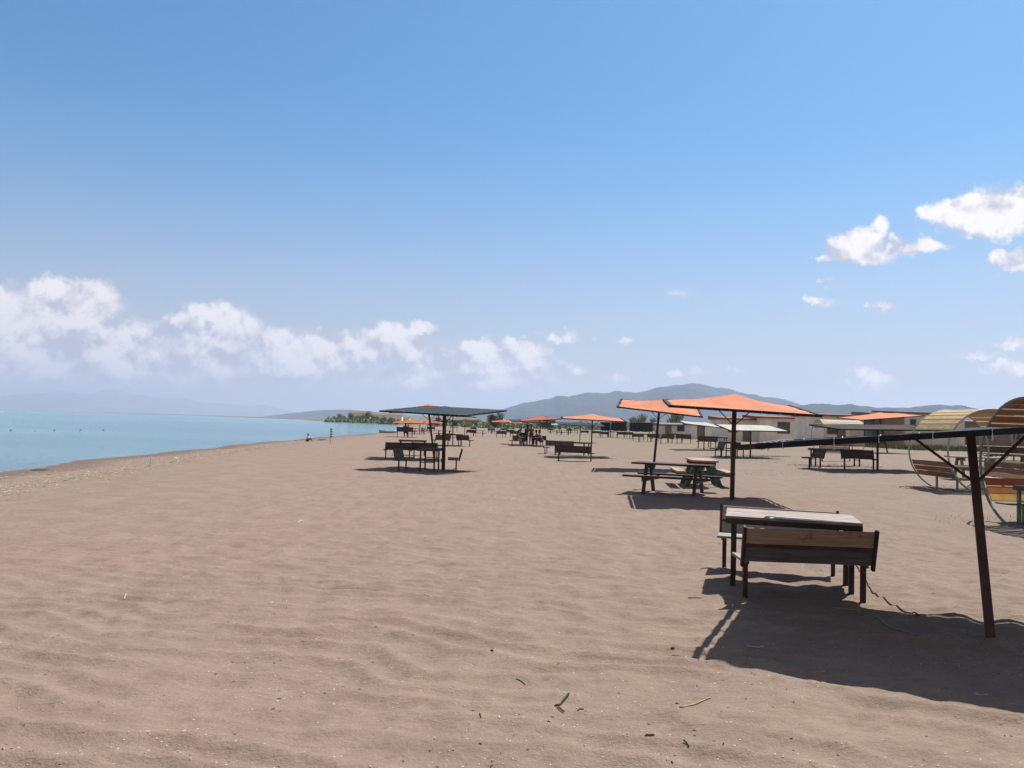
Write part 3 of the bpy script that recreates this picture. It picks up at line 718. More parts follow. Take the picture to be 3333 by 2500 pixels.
place_canopy('orange canopy with a long low crown right of the group of people', (1923, 1487), [(1819, 1362), (2022, 1373), (1996, 1362), (1850, 1358)], 0, 3.5, 3.3, R(-3), (1930, 1348), fab='orange', group=go, detail=12, top=(1928, 1372))
c, yw = legs((1815, 1499), (1929, 1503))
make_bench('dark brown bench with its back to the camera under the orange canopy at centre right', bx(c), yw + PI, gs, L=1.95, back=('brownw', 'brownw'))
c, yw = legs((1799, 1480), (1915, 1484))
make_table('long table just behind the dark brown centre right bench', bx(c + Vector((0.1, 0.2, 0))), yw, gs, L=2.2, Wd=0.8, top='brownw')
c = G(1822, 1474)
make_bench('far side bench behind the long table at centre right', bx(c), 0, gs, L=1.8, back=('dkwood', 'dkwood'), seat='palegrey')
c = G(1776, 1477)
make_bench('short end bench at the left of the long table at centre right', bx(c), R(88), gs, L=0.8, seat='palegrey')
place_canopy('wide dark canopy behind the orange canopy at centre right', (1887, 1441), [(1770, 1380), (1960, 1389), (1945, 1380), (1790, 1374)], 0, 4.6, 3.6, 0.0, (1885, 1373), fab='purple', group='dark shade canopies', detail=8)
# far middle furniture
for k, (px, py, f, lb_) in enumerate([(1822, 1408, 'white', 'pale canopy far off just right of the people'), (1862, 1409, 'purple', 'small dark canopy far off below the wide dark canopy'), (1905, 1407, 'white', 'pale canopy far off left of the curtained shelters'), (2030, 1400, 'white', 'long low white canopy above the curtained shelters'), (2110, 1412, 'dark', 'small dark canopy between the curtained shelters and the first cabin')]):
    y0 = 1381 + 0.03 * (px - 1666)
    place_canopy(lb_, (px, py), [(px - 24, y0 - 3), (px + 24, y0 - 2), (px + 19, y0 - 6), (px - 19, y0 - 6)], 0, 4.0, 3.3, 0, (px, y0 - 8), fab=f, group='white shade canopies' if f == 'white' else 'dark shade canopies', detail=4)
mm = [(1790, 1407, 'bench', 'tiny far bench under the pale canopy right of the people'), (1812, 1404, 'table', 'tiny far table under the pale canopy right of the people'), (1850, 1409, 'bench', 'tiny far bench left of the small dark canopy far off'), (1880, 1408, 'picnic', 'tiny far picnic table between the pale and dark far canopies'), (1922, 1411, 'picnic', 'tiny far picnic table left of the curtained shelters'), (1940, 1420, 'bench', 'far bench at the left foot of the curtained shelters'),
      (1600, 1409, 'bench', 'far bench standing beside the dark rounded tree'), (1612, 1413, 'picnic', 'far picnic table in front of the dark rounded tree'), (1660, 1415, 'bench', 'far bench in the crowd left of the people'), (1700, 1418, 'picnic', 'far picnic table directly behind the people'), (1540, 1404, 'bench', 'lone far bench in the gap between the two shelter groups'), (1476, 1405, 'table', 'tiny far table seen between the left canopy posts'),
      (1802, 1413, 'picnic', 'faint far picnic table right of the people'), (1838, 1416, 'picnic', 'faint far picnic table beneath the wide dark canopy'), (1868, 1414, 'table', 'far table left of the dark canopy post'), (1902, 1417, 'bench', 'far bench right of the dark canopy post'),
      (1965, 1424, 'bench', 'bench below the left dark curtained shelter'), (1995, 1424, 'table', 'table between the dark curtained shelters'), (2020, 1425, 'bench', 'bench below the middle dark curtained shelter'), (2044, 1426, 'bench', 'bench left of the right dark curtained shelter'),
      (2078, 1435, 'bench', 'bench in front of the right dark curtained shelter'), (2100, 1438, 'table', 'table in front of the right dark curtained shelter'), (2126, 1437, 'bench', 'bench just left of the leaning orange canopy post')]
for k, (px, py, kd, lb_) in enumerate(mm):
    if kd == 'picnic': picnic(lb_, px, py, random.uniform(-12, 12))
    elif kd == 'bench': bench(lb_, px, py, random.uniform(-35, 35))
    else: table(lb_, px, py, random.uniform(-8, 8))
# dark curtained shelters
def make_curtained(label, px, py, w, h0=0.95, h1=2.15, dp=2.2):
    p = G(px, py); t = thing('curtained_shelter', label, 'shelter', bx(p), 0, 'dark curtained shelters')
    m = MB(); m.box((0, 0, h1 + 0.04), (w + 0.3, dp + 0.3, 0.06)); m.build('roof', 'white' if w > 2.4 else 'roofb', t)
    for sx in (-1, 1):
        for sy in (-1, 1):
            m = MB(); m.bar((sx * w / 2, sy * dp / 2, -0.1), (sx * w / 2, sy * dp / 2, h1), 0.07); m.build('post', 'metal', t)
    for s, pp in ((-1, 'front'), (1, 'back')):
        m = MB(); n = 24; vs = []
        for j in range(2):
            for i in range(n + 1):
                vs.append((-w / 2 + 0.06 + (w - 0.12) * i / n, s * dp / 2 + 0.03 * math.sin(i * 1.9) * (0.4 + 0.6 * (1 - j)), h0 + 0.05 * math.sin(i * 0.7) * (1 - j) + (h1 - h0) * j))
        m.add(vs, [(i, i + 1, n + 2 + i, n + 1 + i) for i in range(n)])
        o = m.build('curtain', 'dark', t); md = o.modifiers.new('thick', 'SOLIDIFY'); md.thickness = 0.01
    return t
make_curtained('leftmost dark curtained shelter, right of the wide dark canopy', 1970, 1423, 1.2)
make_curtained('middle dark curtained shelter behind the benches', 2014, 1424, 2.0)
make_curtained('rightmost dark curtained shelter with a white roof edge', 2086, 1428, 2.7)

# --- white canopies and their furniture --------------------------------------
gw = 'white shade canopies'
place_canopy('left white canopy in front of the small cabins', (2291, 1464), [(2200, 1378), (2322, 1395), (2350, 1385), (2240, 1370)], 0, 3.4, 3.3, R(-4), (2280, 1375), fab='white', group=gw, detail=8, braces=False)
place_canopy('right white canopy just right of the upright orange canopy post', (2442, 1489), [(2382, 1402), (2541, 1404), (2508, 1386), (2354, 1382)], 0, 3.3, 3.3, 0.0, (2440, 1386), fab='white', group=gw, detail=8, braces=False)
m = MB()
bench('bench end on at the left beneath the right white canopy', 2334, 1487, 90)
table('table end on beneath the right white canopy, left of the orange canopy post', 2371, 1485, 86)
bench('bench end on beneath the right white canopy, right of the orange canopy post', 2412, 1487, -90)
bench('dark bench seen from behind under the left white canopy', 2300, 1459, 3, 1.15)
table('thin legged table right of the bench under the left white canopy', 2335, 1456, 4)
bench('left of the facing benches before the cabin with the shuttered window', 2168, 1444, 25, 1.1)
table('table between the facing benches before the cabin with the shuttered window', 2197, 1441, 0, 1.1)
bench('right of the facing benches before the cabin with the shuttered window', 2226, 1444, -25, 1.1)
table('table in the shade behind the right white canopy', 2412, 1431, 0)
bench('bench behind the right white canopy', 2440, 1432, -30)
table('lone thin table before the cabin with the square window', 2547, 1426, 0, 1.25)

# --- set behind the near canopy beam ------------------------------------------
bench('left grey backed bench beneath the end of the near canopy beam', 2648, 1524, 48, 1.0)
t1 = make_table('dark table with reddish legs seen beneath the near canopy beam', bx(G(2718, 1517)), R(2), gs, L=2.2, Wd=0.8, top='dkwood', metal='rust')
make_bench('tan backed bench behind the dark table beneath the near canopy beam', bx(G(2722, 1501)), 0, gs, L=1.6, back=('tan', 'tan'), seat='palegrey')
bench('right grey backed bench beneath the near canopy beam', 2797, 1529, -48, 1.0)
place_canopy('brown reed canopy half hidden behind the near canopy beam', (2856, 1531), [(2690, 1397), (3030, 1400), (2990, 1385), (2730, 1386)], 0, 4.4, 3.4, 0.0, (2856, 1386), fab='brown', group='dark shade canopies', detail=8, braces=False)
place_canopy('orange canopy rising to the right before the blue panel', (2892, 1474), [(2778, 1367), (2951, 1352), (2930, 1345), (2800, 1362)], 0, 4.6, 3.6, R(3), (2900, 1344), fab='orange', group=go, detail=10, top=(2862, 1364))
table('far thin table under the orange canopy before the blue panel', 2810, 1452, 0, 1.2)

# --- barrel shaped swing seats ----------------------------------------------------
def make_barrel(label, p, ax, Rr=1.2, L=2.4, slat='slat', hoop='hoop', back='slatb', colored=False, a0=30, a1=150, tbl=True, under='slatb'):
    """two steel hoops joined by roof slats and two facing seats; axis along local X"""
    t = thing('barrel_shelter', label, 'barrel shelter', p, ax, 'round hoop shelters with slatted roofs')
    cz = Rr - 0.12
    def pt(x, a, r=Rr): return Vector((x, math.cos(R(a)) * r, cz + math.sin(R(a)) * r))
    for sx in (-1, 1):
        m = MB(); m.tube([pt(sx * L / 2, a) for a in range(0, 361, 6)], 0.026, 8, cap=False); m.build('hoop', hoop, t, smooth_=True)
    n = 13; m = MB(); step = (a1 - a0) / n
    for k in range(n):
        aa = a0 + step * (k + 0.10); ab = a0 + step * (k + 0.90)
        m.hexa([pt(-L / 2 + .03, ab, Rr - 0.012), pt(L / 2 - .03, ab, Rr - 0.012), pt(L / 2 - .03, aa, Rr - 0.012), pt(-L / 2 + .03, aa, Rr - 0.012),
                pt(-L / 2 + .03, ab, Rr + 0.012), pt(L / 2 - .03, ab, Rr + 0.012), pt(L / 2 - .03, aa, Rr + 0.012), pt(-L / 2 + .03, aa, Rr + 0.012)])
    m.build('slatted_roof', slat, t)
    for s in (-1, 1):
        b0_ = [(-38, -31), (-30, -23), (-22, -15)]
        mats = ['yepl', 'orpl', 'redpl'] if colored else [back] * 3
        for (q0, q1), mt in zip(b0_, mats):
            A0, A1 = (q0, q1) if s > 0 else (180 - q0, 180 - q1)
            m = MB()
            P = [pt(-L / 2 + .03, A0, Rr - 0.05), pt(L / 2 - .03, A0, Rr - 0.05), pt(L / 2 - .03, A0, Rr - 0.025), pt(-L / 2 + .03, A0, Rr - 0.025),
                 pt(-L / 2 + .03, A1, Rr - 0.05), pt(L / 2 - .03, A1, Rr - 0.05), pt(L / 2 - .03, A1, Rr - 0.025), pt(-L / 2 + .03, A1, Rr - 0.025)]
            m.hexa(P if s < 0 else [P[i] for i in (3, 2, 1, 0, 7, 6, 5, 4)]); m.build('back_slat', mt, t)
        zs = cz + math.sin(R(-40)) * Rr + 0.03; yo = math.cos(R(-40)) * Rr - 0.06
        m = MB()
        for k in range(3): m.box((0, s * (yo - 0.08 - k * 0.13), zs), (L - 0.06, 0.12, 0.028))
        m.build('seat', 'palegrey' if not colored else 'grey', t)
        for x in (-L / 4, L / 4):
            m = MB(); m.bar((x, s * (yo - 0.22), -0.1), (x, s * (yo - 0.22), zs - 0.014), 0.05); m.build('seat_post', hoop, t)
    m = MB()
    for s in (-1, 1): m.tube([pt(-L / 2 + .02, -90 + s * 14), pt(L / 2 - .02, -90 + s * 14)], 0.022, 8)
    for s in (-1, 1): m.tube([pt(-L / 2 + .02, 90 + s * 60), pt(L / 2 - .02, 90 + s * 60)], 0.018, 8)
    m.build('tie_bar', hoop, t)
    return t
def barrel_at(label, a, b_, **kw):
    p, q = G(*a), G(*b_); c = (p + q) / 2; return make_barrel(label, bx(c), math.atan2(q.y - p.y, q.x - p.x), L=(q - p).length, **kw)
def barrel_one(label, px, py, yaw, L, **kw):
    p = G(px, py); q = Vector((p.x + math.cos(yaw) * L / 2, p.y + math.sin(yaw) * L / 2, 0))
    return make_barrel(label, bx(q), yaw, L=L, **kw)
barrel_at('yellow slatted barrel shelter with pale green hoops left of the near dark post', (3088, 1583), (3228, 1603), Rr=1.22)
barrel_one('brown barrel shelter with red and yellow seat planks at the right edge', 3338, 1718, R(4), 1.9, Rr=1.24, slat='slatb', hoop='hoopg', colored=True)
p = G(2728, 1466)
make_barrel('far cream slatted barrel shelter above the tip of the near canopy beam', bx(p), R(2), Rr=1.25, L=3.2, slat='cream', hoop='hoop', back='tan')
p = G(3300, 1500)
make_barrel('dim barrel shelter standing behind the brown one at the right edge', bx(p), R(10), Rr=1.2, L=2.4, slat='slatb', hoop='hoop', back='brownw')
c = G(3322, 1712)
make_table('green legged table inside the barrel shelter at the right edge', bx(c + Vector((0.72, 0.05, 0))), R(4), 'tables by the barrel shelters', L=1.3, Wd=0.62, H=0.72, top='grey', metal='hoopg')
c = G(3170, 1560)
make_picnic('grey topped picnic table between the two nearer barrel shelters', bx(c), R(-12), gp, top='palegrey', leg='hoopg', L=1.7, seat='tan')
c = G(3250, 1540)
make_picnic('tan picnic table partly hidden behind the near dark post', bx(c + Vector((0.3, 0, 0))), R(-25), gp, top='tan', leg='greenw', L=1.9)
c = G(3280, 1512)
make_bench('long brown bench with high back behind the near dark post', bx(c), PI + R(-5), gs, L=2.2, back=('brownw', 'brownw'))

# --- cabins -----------------------------------------------------------------------
def make_cabin(label, x0, x1, ytop, ybase, dp=5.0, wall='wall', roof='roof', win=(), door=None, rz=0.0, side=None):
    a = G(x0, ybase); b_ = G(x1, ybase); y = (a.y + b_.y) / 2
    A = Z(x0, ybase, y); B = Z(x1, ybase, y); w = B.x - A.x; c = Vector(((A.x + B.x) / 2, y, 0)); z0 = float(base_h(c.x, y))
    H = Z((x0 + x1) / 2, ytop, y).z - z0
    t = thing('cabin', label, 'cabin', (c.x, y + dp / 2, z0), rz, 'row of low beach cabins')
    m = MB(); m.box((0, 0, (H - 0.2) / 2 - 0.1), (w, dp, H - 0.2 + 0.2)); m.build('wall', wall, t)
    m = MB(); m.hexa([(-w / 2 - .25, -dp / 2 - .35, H - .199), (w / 2 + .25, -dp / 2 - .35, H - .199), (w / 2 + .25, dp / 2 + .3, H - .199), (-w / 2 - .25, dp / 2 + .3, H - .199),
                      (-w / 2 - .25, -dp / 2 - .35, H - .02), (w / 2 + .25, -dp / 2 - .35, H - .02), (w / 2 + .25, dp / 2 + .3, H + .25), (-w / 2 - .25, dp / 2 + .3, H + .25)])
    m.build('roof', roof, t)
    for (u, z, ww, wh) in win:
        x = (u - 0.5) * w
        m = MB()
        for s in (-1, 1):
            m.box((x + s * (ww / 2 + .04), -dp / 2 - 0.02, z), (.08, .05, wh + .16)); m.box((x, -dp / 2 - 0.02, z + s * (wh / 2 + .04)), (ww, .05, .08))
        fr = m.build('window', 'frame', t)
        m = MB(); m.box((x, -dp / 2 - 0.008, z), (ww, .02, wh)); m.build('pane', 'glass', fr)
    if door:
        x = (door - 0.5) * w; m = MB(); m.box((x, -dp / 2 - 0.02, 1.0), (0.9, .05, 2.0)); dr = m.build('door', 'frame', t)
        m = MB(); m.box((x + .35, -dp / 2 - 0.06, 1.0), (0.1, .04, .04)); m.build('handle', 'metal', dr)
    return t
make_cabin('small pale cabin with one shuttered window left of the left white canopy', 2150, 2232, 1381, 1426, 5, 'wallg', 'roofb', win=[(.8, 1.5, 1.0, 0.9)], door=0.3)
make_cabin('small white cabin with a dark doorway behind the left white canopy', 2254, 2338, 1380, 1430, 5, 'wall', 'roofb', win=[(.8, 1.5, .6, .6)], door=0.3)
make_cabin('pale cabin behind the right white canopy left of the orange canopy post', 2352, 2462, 1361, 1437, 6, 'wall', 'roof', win=[(.3, 1.6, 1.0, .9)], door=0.7)
make_cabin('pale cabin with a square dark window below the large orange canopy', 2472, 2598, 1357, 1440, 6, 'wall', 'roof', win=[(.62, 1.75, 1.35, 1.25)])
make_cabin('narrow blue fronted cabin between two pale ones', 2600, 2622, 1356, 1441, 7, 'blue', 'blue')
make_cabin('narrow cabin side wall with its shade painted brown, right of the blue fronted one', 2624, 2662, 1350, 1442, 7, 'wallb', 'roofb')  # block for a side wall, its shade held in the brown
make_cabin('long pale cabin with red roof left of the orange canopy rising right', 2664, 2812, 1350, 1450, 7, 'wall', 'roof', win=[(.3, 1.7, 1.0, 1.0)], door=0.5)
make_cabin('blue fronted cabin behind the rising orange canopy', 2816, 2876, 1362, 1452, 7, 'blue', 'roofb')
make_cabin('cabin side wall with its shade painted brown, right of the rising orange canopy', 2880, 2942, 1346, 1455, 7, 'wallb', 'roofb')  # another side wall block, shade held in the brown
make_cabin('long grey cabin behind the yellow slatted barrel shelter', 2946, 3140, 1343, 1456, 7, 'wallg', 'roofb', win=[(.13, 2.6, .5, .5), (.6, 1.7, 1, 1)])
make_cabin('low dark cabin at the right edge behind the barrel shelters', 3145, 3380, 1374, 1452, 6, 'wallb', 'roof', win=[(.3, 1.4, 1, .8), (.7, 1.4, 1, .8)])

# --- trees, shrubs, grass --------------------------------------------------------
def leafcloud(m, c, r, n, s, flat=0.7):
    c = Vector(c)
    for _ in range(n):
        d = Vector((random.gauss(0, 1), random.gauss(0, 1), random.gauss(0, 1))).normalized() * (random.random() ** 0.45)
        p = c + Vector((d.x * r, d.y * r, d.z * r * flat)); e = Euler((random.uniform(0, PI), random.uniform(0, PI), random.uniform(0, PI))).to_matrix()
        k = s * random.uniform(0.6, 1.4)
        m.add([p + e @ Vector(q) * k for q in ((-1, -.6, 0), (1, -.5, .2), (.8, .7, 0), (-.7, .6, -.2))], [(0, 1, 2, 3)])
def make_tree(name, label, cat, loc, h, w, leaf='leaf', n=900, group=None, seed=0, low=False):
    random.seed(seed); t = thing(name, label, cat, loc, random.uniform(0, 6), group)
    m = MB(); th = h * (0.15 if low else 0.45); m.tube([(0, 0, -0.3), (0.02 * h, 0, th * .5), (0, 0.02 * h, th), (0, 0, h * 0.7)], h * 0.035, 7, r2=h * 0.012)
    for k in range(5):
        a = k * 1.26 + random.random(); m.tube([(0, 0, th * .8), (math.cos(a) * w * .25, math.sin(a) * w * .25, h * .6), (math.cos(a) * w * .38, math.sin(a) * w * .38, h * .75)], h * 0.016, 5, r2=h * .005)
    m.build('trunk', 'bark', t)
    m = MB()
    for k in range(9):
        a = random.uniform(0, 6.28); r = w * random.uniform(0.05, 0.34); z = h * random.uniform(0.35 if low else 0.5, 0.82)
        leafcloud(m, (math.cos(a) * r, math.sin(a) * r, z), w * random.uniform(.16, .30), n // 4, w * 0.019)
    m.build('crown', leaf, t); return t
gt = 'trees on the far shore'
T1 = make_tree('tree', 'dark rounded tree left of the far red canopies', 'tree', bx(G(1609, 1399)), 4.9, 6.0, 'leaf', 1400, gt, 3, low=True)
T2 = make_tree('tree', 'dark flat topped tree just right behind the people canopy', 'tree', bx(G(1783, 1399)), 4.2, 6.6, 'leaf', 1200, gt, 5, low=True)
random.seed(11)
# headland trees
HT = [(1085, 1373), (1108, 1374), (1130, 1376), (1150, 1377), (1168, 1379), (1188, 1379), (1205, 1381), (1222, 1382), (1240, 1383), (1255, 1384), (1270, 1385), (1232, 1378), (1212, 1377), (1140, 1373), (1160, 1374), (1195, 1376)]
def far_pt(px, D): d = ray(px, 1380); k = D / d.y; x = d.x * k; return Vector((x, D, float(base_h(x, D))))
TA = make_tree('tree', 'tallest tree near the middle of the far headland', 'tree', far_pt(1192, 500), 8.5, 8, 'leaf2', 900, gt, 21, low=True)
names = ['leftmost low tree on the far headland', 'second low tree from the headland tip', 'third tree from the headland tip', 'fourth tree from the headland tip', 'fifth tree from the headland tip, by the pale house', 'sixth tree from the headland tip', 'seventh tree from the headland tip', 'eighth tree from the headland tip', 'ninth tree from the headland tip', 'tree at the root of the headland near the orange canopies', 'rightmost rounded tree on the headland shore']
for k, (px, D, sc) in enumerate([(1068, 640, .5), (1084, 600, .55), (1104, 560, .8), (1122, 540, .6), (1142, 520, .85), (1160, 505, .65), (1176, 490, .7), (1212, 470, .7), (1230, 460, .6), (1250, 445, .6), (1268, 435, .55)]):
    dup(TA, names[k], far_pt(px, D), k * 1.3, gt, sc)
dup(TA, 'dark bush at the end of the headland behind the first orange canopy', far_pt(1293, 400), 1, gt, .45)
dup(T1, 'broad dark tree on the skyline above the pale headland house', far_pt(1226, 620), 2, gt, 1.5)
dup(T1, 'dark tree on the skyline right of the pale headland house', far_pt(1252, 640), 3, gt, 1.3)
for k, (px, D, sc) in enumerate([(1425, 300, .75), (1448, 310, .6), (1480, 320, .5), (1546, 330, .55), (1575, 320, .5)]):
    dup(T1, ['bush behind the left post of the crowded shelters', 'bush just left of the dark teal canopy post', 'bush right of the dark teal canopy post on the far sand edge', 'bush in the far gap between the two shelter groups', 'bush left of the dark rounded tree'][k], far_pt(px, D), k, 'bushes at the end of the beach', sc)
for k, (px, D, sc, lb_) in enumerate([(2085, 300, .9, 'pale green tree beyond the dark curtained shelters'), (2195, 260, 1.0, 'green tree on the skyline left of the small cabins'), (2060, 330, .8, 'low tree behind the leaning orange canopy'), (2130, 340, .8, 'low tree just right of the leaning orange canopy post')]):
    dup(TA, lb_, far_pt(px, D), k, 'trees behind the cabins', sc)
# a low scrub belt: nobody could count it
m = MB(); random.seed(5)
for _ in range(900):
    px = random.uniform(1060, 1290) if random.random() < .5 else random.uniform(1400, 2150)
    D = 520 - (px - 1060) * 0.42 + random.uniform(0, 40) if px < 1300 else random.uniform(300, 420)
    p = far_pt(px, D); leafcloud(m, (p.x, p.y, p.z + random.uniform(.3, 1.6)), random.uniform(1.2, 2.4), 22, .38)
tag(m.build('scrub', 'leaf2'), 'low green scrub along the far shore and field edge', 'scrub', kind='stuff')
m = MB()
def blade(x, y, h, w=.012, lean=.4):
    z = float(base_h(x, y)); a = random.uniform(0, 6.28); dx, dy = math.cos(a), math.sin(a); k = lean * h * random.random()
    m.add([(x - dy * w, y + dx * w, z - .01), (x + dy * w, y - dx * w, z - .01), (x + dx * k, y + dy * k, z + h)], [(0, 1, 2)])
for _ in range(15000):
    x0 = random.uniform(34, 60) ; y0 = random.uniform(66, 76)
    if perlin(np.array([x0 * .4]), np.array([y0 * .4]))[0] > -0.15: blade(x0, y0, random.uniform(.12, .5), .04)
for (px, py, rr, n) in [(2490, 1486, 1.5, 900), (2400, 1490, 1.6, 300), (2720, 1518, 2.2, 900), (3060, 1590, 1.2, 200), (2850, 1540, 1.2, 120), (2480, 1505, 2.4, 150), (3250, 1700, 1.3, 120), (2560, 1540, 3, 200)]:
    p = G(px, py)
    for _ in range(n):
        a = random.uniform(0, 6.28); r = rr * math.sqrt(random.random()); blade(p.x + math.cos(a) * r, p.y + math.sin(a) * r * .8, random.uniform(.02, .085), .006)
tag(m.build('grass', 'grass'), 'sparse green grass and weeds by the cabins and shelters', 'grass', kind='stuff')

# far houses on the headland
for k, (px, D, w, h, lb_) in enumerate([(1172, 560, 15, 6.6, 'pale house among the trees on the far headland'), (1245, 600, 30, 6.0, 'long pale building on the far headland'), (1300, 700, 18, 5, 'small pale building right of the headland behind the orange canopy')]):
    p = far_pt(px, D); t = thing('house', lb_, 'house', p, 0, 'buildings on the far headland')
    m = MB(); m.box((0, 0, h / 2 - .5), (w, 8, h + 1)); m.build('wall', 'wall', t)
    m = MB(); m.add([(-w / 2 - .5, -4.5, h + .005), (w / 2 + .5, -4.5, h + .005), (w / 2 + .5, 4.5, h + .005), (-w / 2 - .5, 4.5, h + .005), (-w / 2, 0, h + 1.6), (w / 2, 0, h + 1.6)], [(3, 2, 1, 0), (0, 1, 5, 4), (2, 3, 4, 5), (1, 2, 5), (3, 0, 4)]); m.build('roof', 'roofb', t)
    for i in range(3):
        m = MB(); m.box(((i - 1) * w * .28, -4.03, h * .5), (1.2, .06, 1.4)); m.build('window', 'glass', t)

# --- people ------------------------------------------------------------------------
def skin_obj(name, verts, edges, radii, mt, parent, lvl=1):
    me = bpy.data.meshes.new(name); me.from_pydata(verts, edges, []); me.materials.append(MT[mt])
    o = bpy.data.objects.new(name, me); COL.objects.link(o); o.parent = parent
    sk = o.modifiers.new('skin', 'SKIN'); sk.use_smooth_shade = True
    for i, r in enumerate(radii):
        sv_ = me.skin_vertices[0].data[i]; sv_.radius = (r, r) if not isinstance(r, tuple) else r
        sv_.use_root = (i == 0)
    sb = o.modifiers.new('sub', 'SUBSURF'); sb.levels = lvl; sb.render_levels = lvl
    return o
def make_person(label, loc, rz, pose='sit', shirt='c_grey', pants='c_dark', hair='hair', lean=0.1, seat=0.44, sc=1.0, scarf=False, group=None):
    """facing local -Y; feet on the ground at z=0"""
    t = thing('person', label, 'person', loc, rz, group, sc)
    if pose == 'sit':
        pel = Vector((0, 0, seat + .10)); knee = lambda s: Vector((s * .12, -.44, seat + .08)); ank = lambda s: Vector((s * .13, -.42, .08)); toe = lambda s: Vector((s * .14, -.60, .03))
    elif pose == 'ground':
        pel = Vector((0, 0, .12)); knee = lambda s: Vector((s * .16, -.36, .42)); ank = lambda s: Vector((s * .14, -.55, .07)); toe = lambda s: Vector((s * .15, -.70, .03))
    else:
        pel = Vector((0, 0, .95)); knee = lambda s: Vector((s * .10, -.03, .50)); ank = lambda s: Vector((s * .11, .02, .08)); toe = lambda s: Vector((s * .13, -.16, .03))
    up_ = Vector((0, -math.sin(lean), math.cos(lean)))
    waist = pel + up_ * .16; chest = pel + up_ * .38; neck = pel + up_ * .54 + Vector((0, -.01, 0)); hd = neck + Vector((0, -.04, .12)); ht_ = neck + Vector((0, -.045, .24))
    V = [pel, waist, chest, neck, hd, ht_]; E = [(0, 1), (1, 2), (2, 3), (3, 4), (4, 5)]; Rr = [(.14, .11), (.12, .095), (.15, .11), .052, .088, .080]
    V.append(hd + Vector((0, -.115, -.01))); E.append((4, 6)); Rr.append(.014)   # nose
    fw = Vector((0, -1, 0))
    for s in (-1, 1):
        sh = chest + Vector((s * .19, 0, .06)); el_ = sh + Vector((s * .05, -.12 - lean * .15, -.24)); wr = el_ + (Vector((-s * .06, -.24, .02)) if pose != 'stand' else Vector((0, -.10, -.22)))
        hn = wr + Vector((-s * .01, -.07, -.01))
        b0_ = len(V); V += [sh, el_, wr, hn]; E += [(2, b0_), (b0_, b0_ + 1), (b0_ + 1, b0_ + 2), (b0_ + 2, b0_ + 3)]; Rr += [.058, .042, .026, (.036, .016)]
        for k, (fx, L) in enumerate(((-.027, .062), (-.009, .074), (.009, .070), (.027, .055))):
            V.append(hn + Vector((fx, -L - .02, -.015))); E.append((b0_ + 3, len(V) - 1)); Rr.append(.0085)
        V.append(wr + Vector((-s * .05, -.06, 0))); E.append((b0_ + 2, len(V) - 1)); Rr.append(.010)
        b1 = len(V); V += [pel + Vector((s * .10, -.02, -.02)), knee(s), ank(s), toe(s)]; E += [(0, b1), (b1, b1 + 1), (b1 + 1, b1 + 2), (b1 + 2, b1 + 3)]; Rr += [.085, .058, .038, .034]
    skin_obj('body', V, E, Rr, 'skin', t)
    V = [waist - up_ * .1, waist, chest, chest + up_ * .10]; E = [(0, 1), (1, 2), (2, 3)]; Rr = [(.155, .125), (.145, .12), (.172, .13), (.09, .08)]
    for s in (-1, 1):
        sh = chest + Vector((s * .195, 0, .06)); el_ = sh + Vector((s * .045, -.10, -.20)); b0_ = len(V); V += [sh, el_]; E += [(2, b0_), (b0_, b0_ + 1)]; Rr += [.074, .062]
    skin_obj('shirt', V, E, Rr, shirt, t)
    V = [pel]; E = []; Rr = [(.155, .13)]
    for s in (-1, 1):
        b1 = len(V); V += [pel + Vector((s * .10, -.02, -.02)), knee(s), knee(s).lerp(ank(s), .75)]; E += [(0, b1), (b1, b1 + 1), (b1 + 1, b1 + 2)]; Rr += [.10, .072, .056]
    skin_obj('trousers', V, E, Rr, pants, t)
    V = [ht_ + Vector((0, .012, -.03)), ht_ + Vector((0, .02, .02)), hd + Vector((0, .05, .02)), neck + Vector((0, .05, .04 if not scarf else -.02))]
    skin_obj('head_scarf' if scarf else 'hair', V, [(1, 0), (0, 2), (2, 3)], [.088, .07, .085, .05 if not scarf else .09], hair, t)
    return t
gpp = 'people at the table under the orange canopy'
def at(px, py, dx=0, dy=0): p = G(px, py); return (p.x + dx, p.y + dy, float(base_h(p.x, p.y)))
make_person('person in green hunched on the left bench of the group', at(1678, 1452), R(80), 'sit', 'c_green', 'c_grey', lean=.45, group=gpp)
make_person('person in dark green sitting upright behind the table', at(1693, 1446), R(10), 'sit', 'c_green', 'c_dark', lean=.1, group=gpp)
make_person('person in dark clothes leaning over the table in the middle of the group', at(1709, 1447), R(40), 'stand', 'c_dark', 'c_dark', lean=.55, group=gpp)
make_person('tall dark haired person in a pink top standing at the table', at(1728, 1449), R(-5), 'stand', 'c_pink', 'c_maroon', lean=.05, group=gpp)
make_person('person in a pale pink top seated at the right of the group', at(1752, 1450), R(-75), 'sit', 'c_pink', 'c_dark', lean=.35, group=gpp)
make_person('person in grey seated with the back turned, rightmost of the group', at(1762, 1455), R(-110), 'sit', 'c_grey', 'c_maroon', lean=.3, group=gpp)
p = G(1319, 1423)
make_person('person in a black head scarf sitting on a bench near the water', (p.x, p.y - .1, float(base_h(p.x, p.y))), PI, 'sit', 'c_blue', 'c_dark', hair='c_dark', lean=.15, scarf=True, sc=1.15)
p = G(1000, 1437)
make_person('dark haired child sitting at the water edge', bx(p), R(90), 'ground', 'c_white', 'c_maroon', lean=.1, sc=.72)

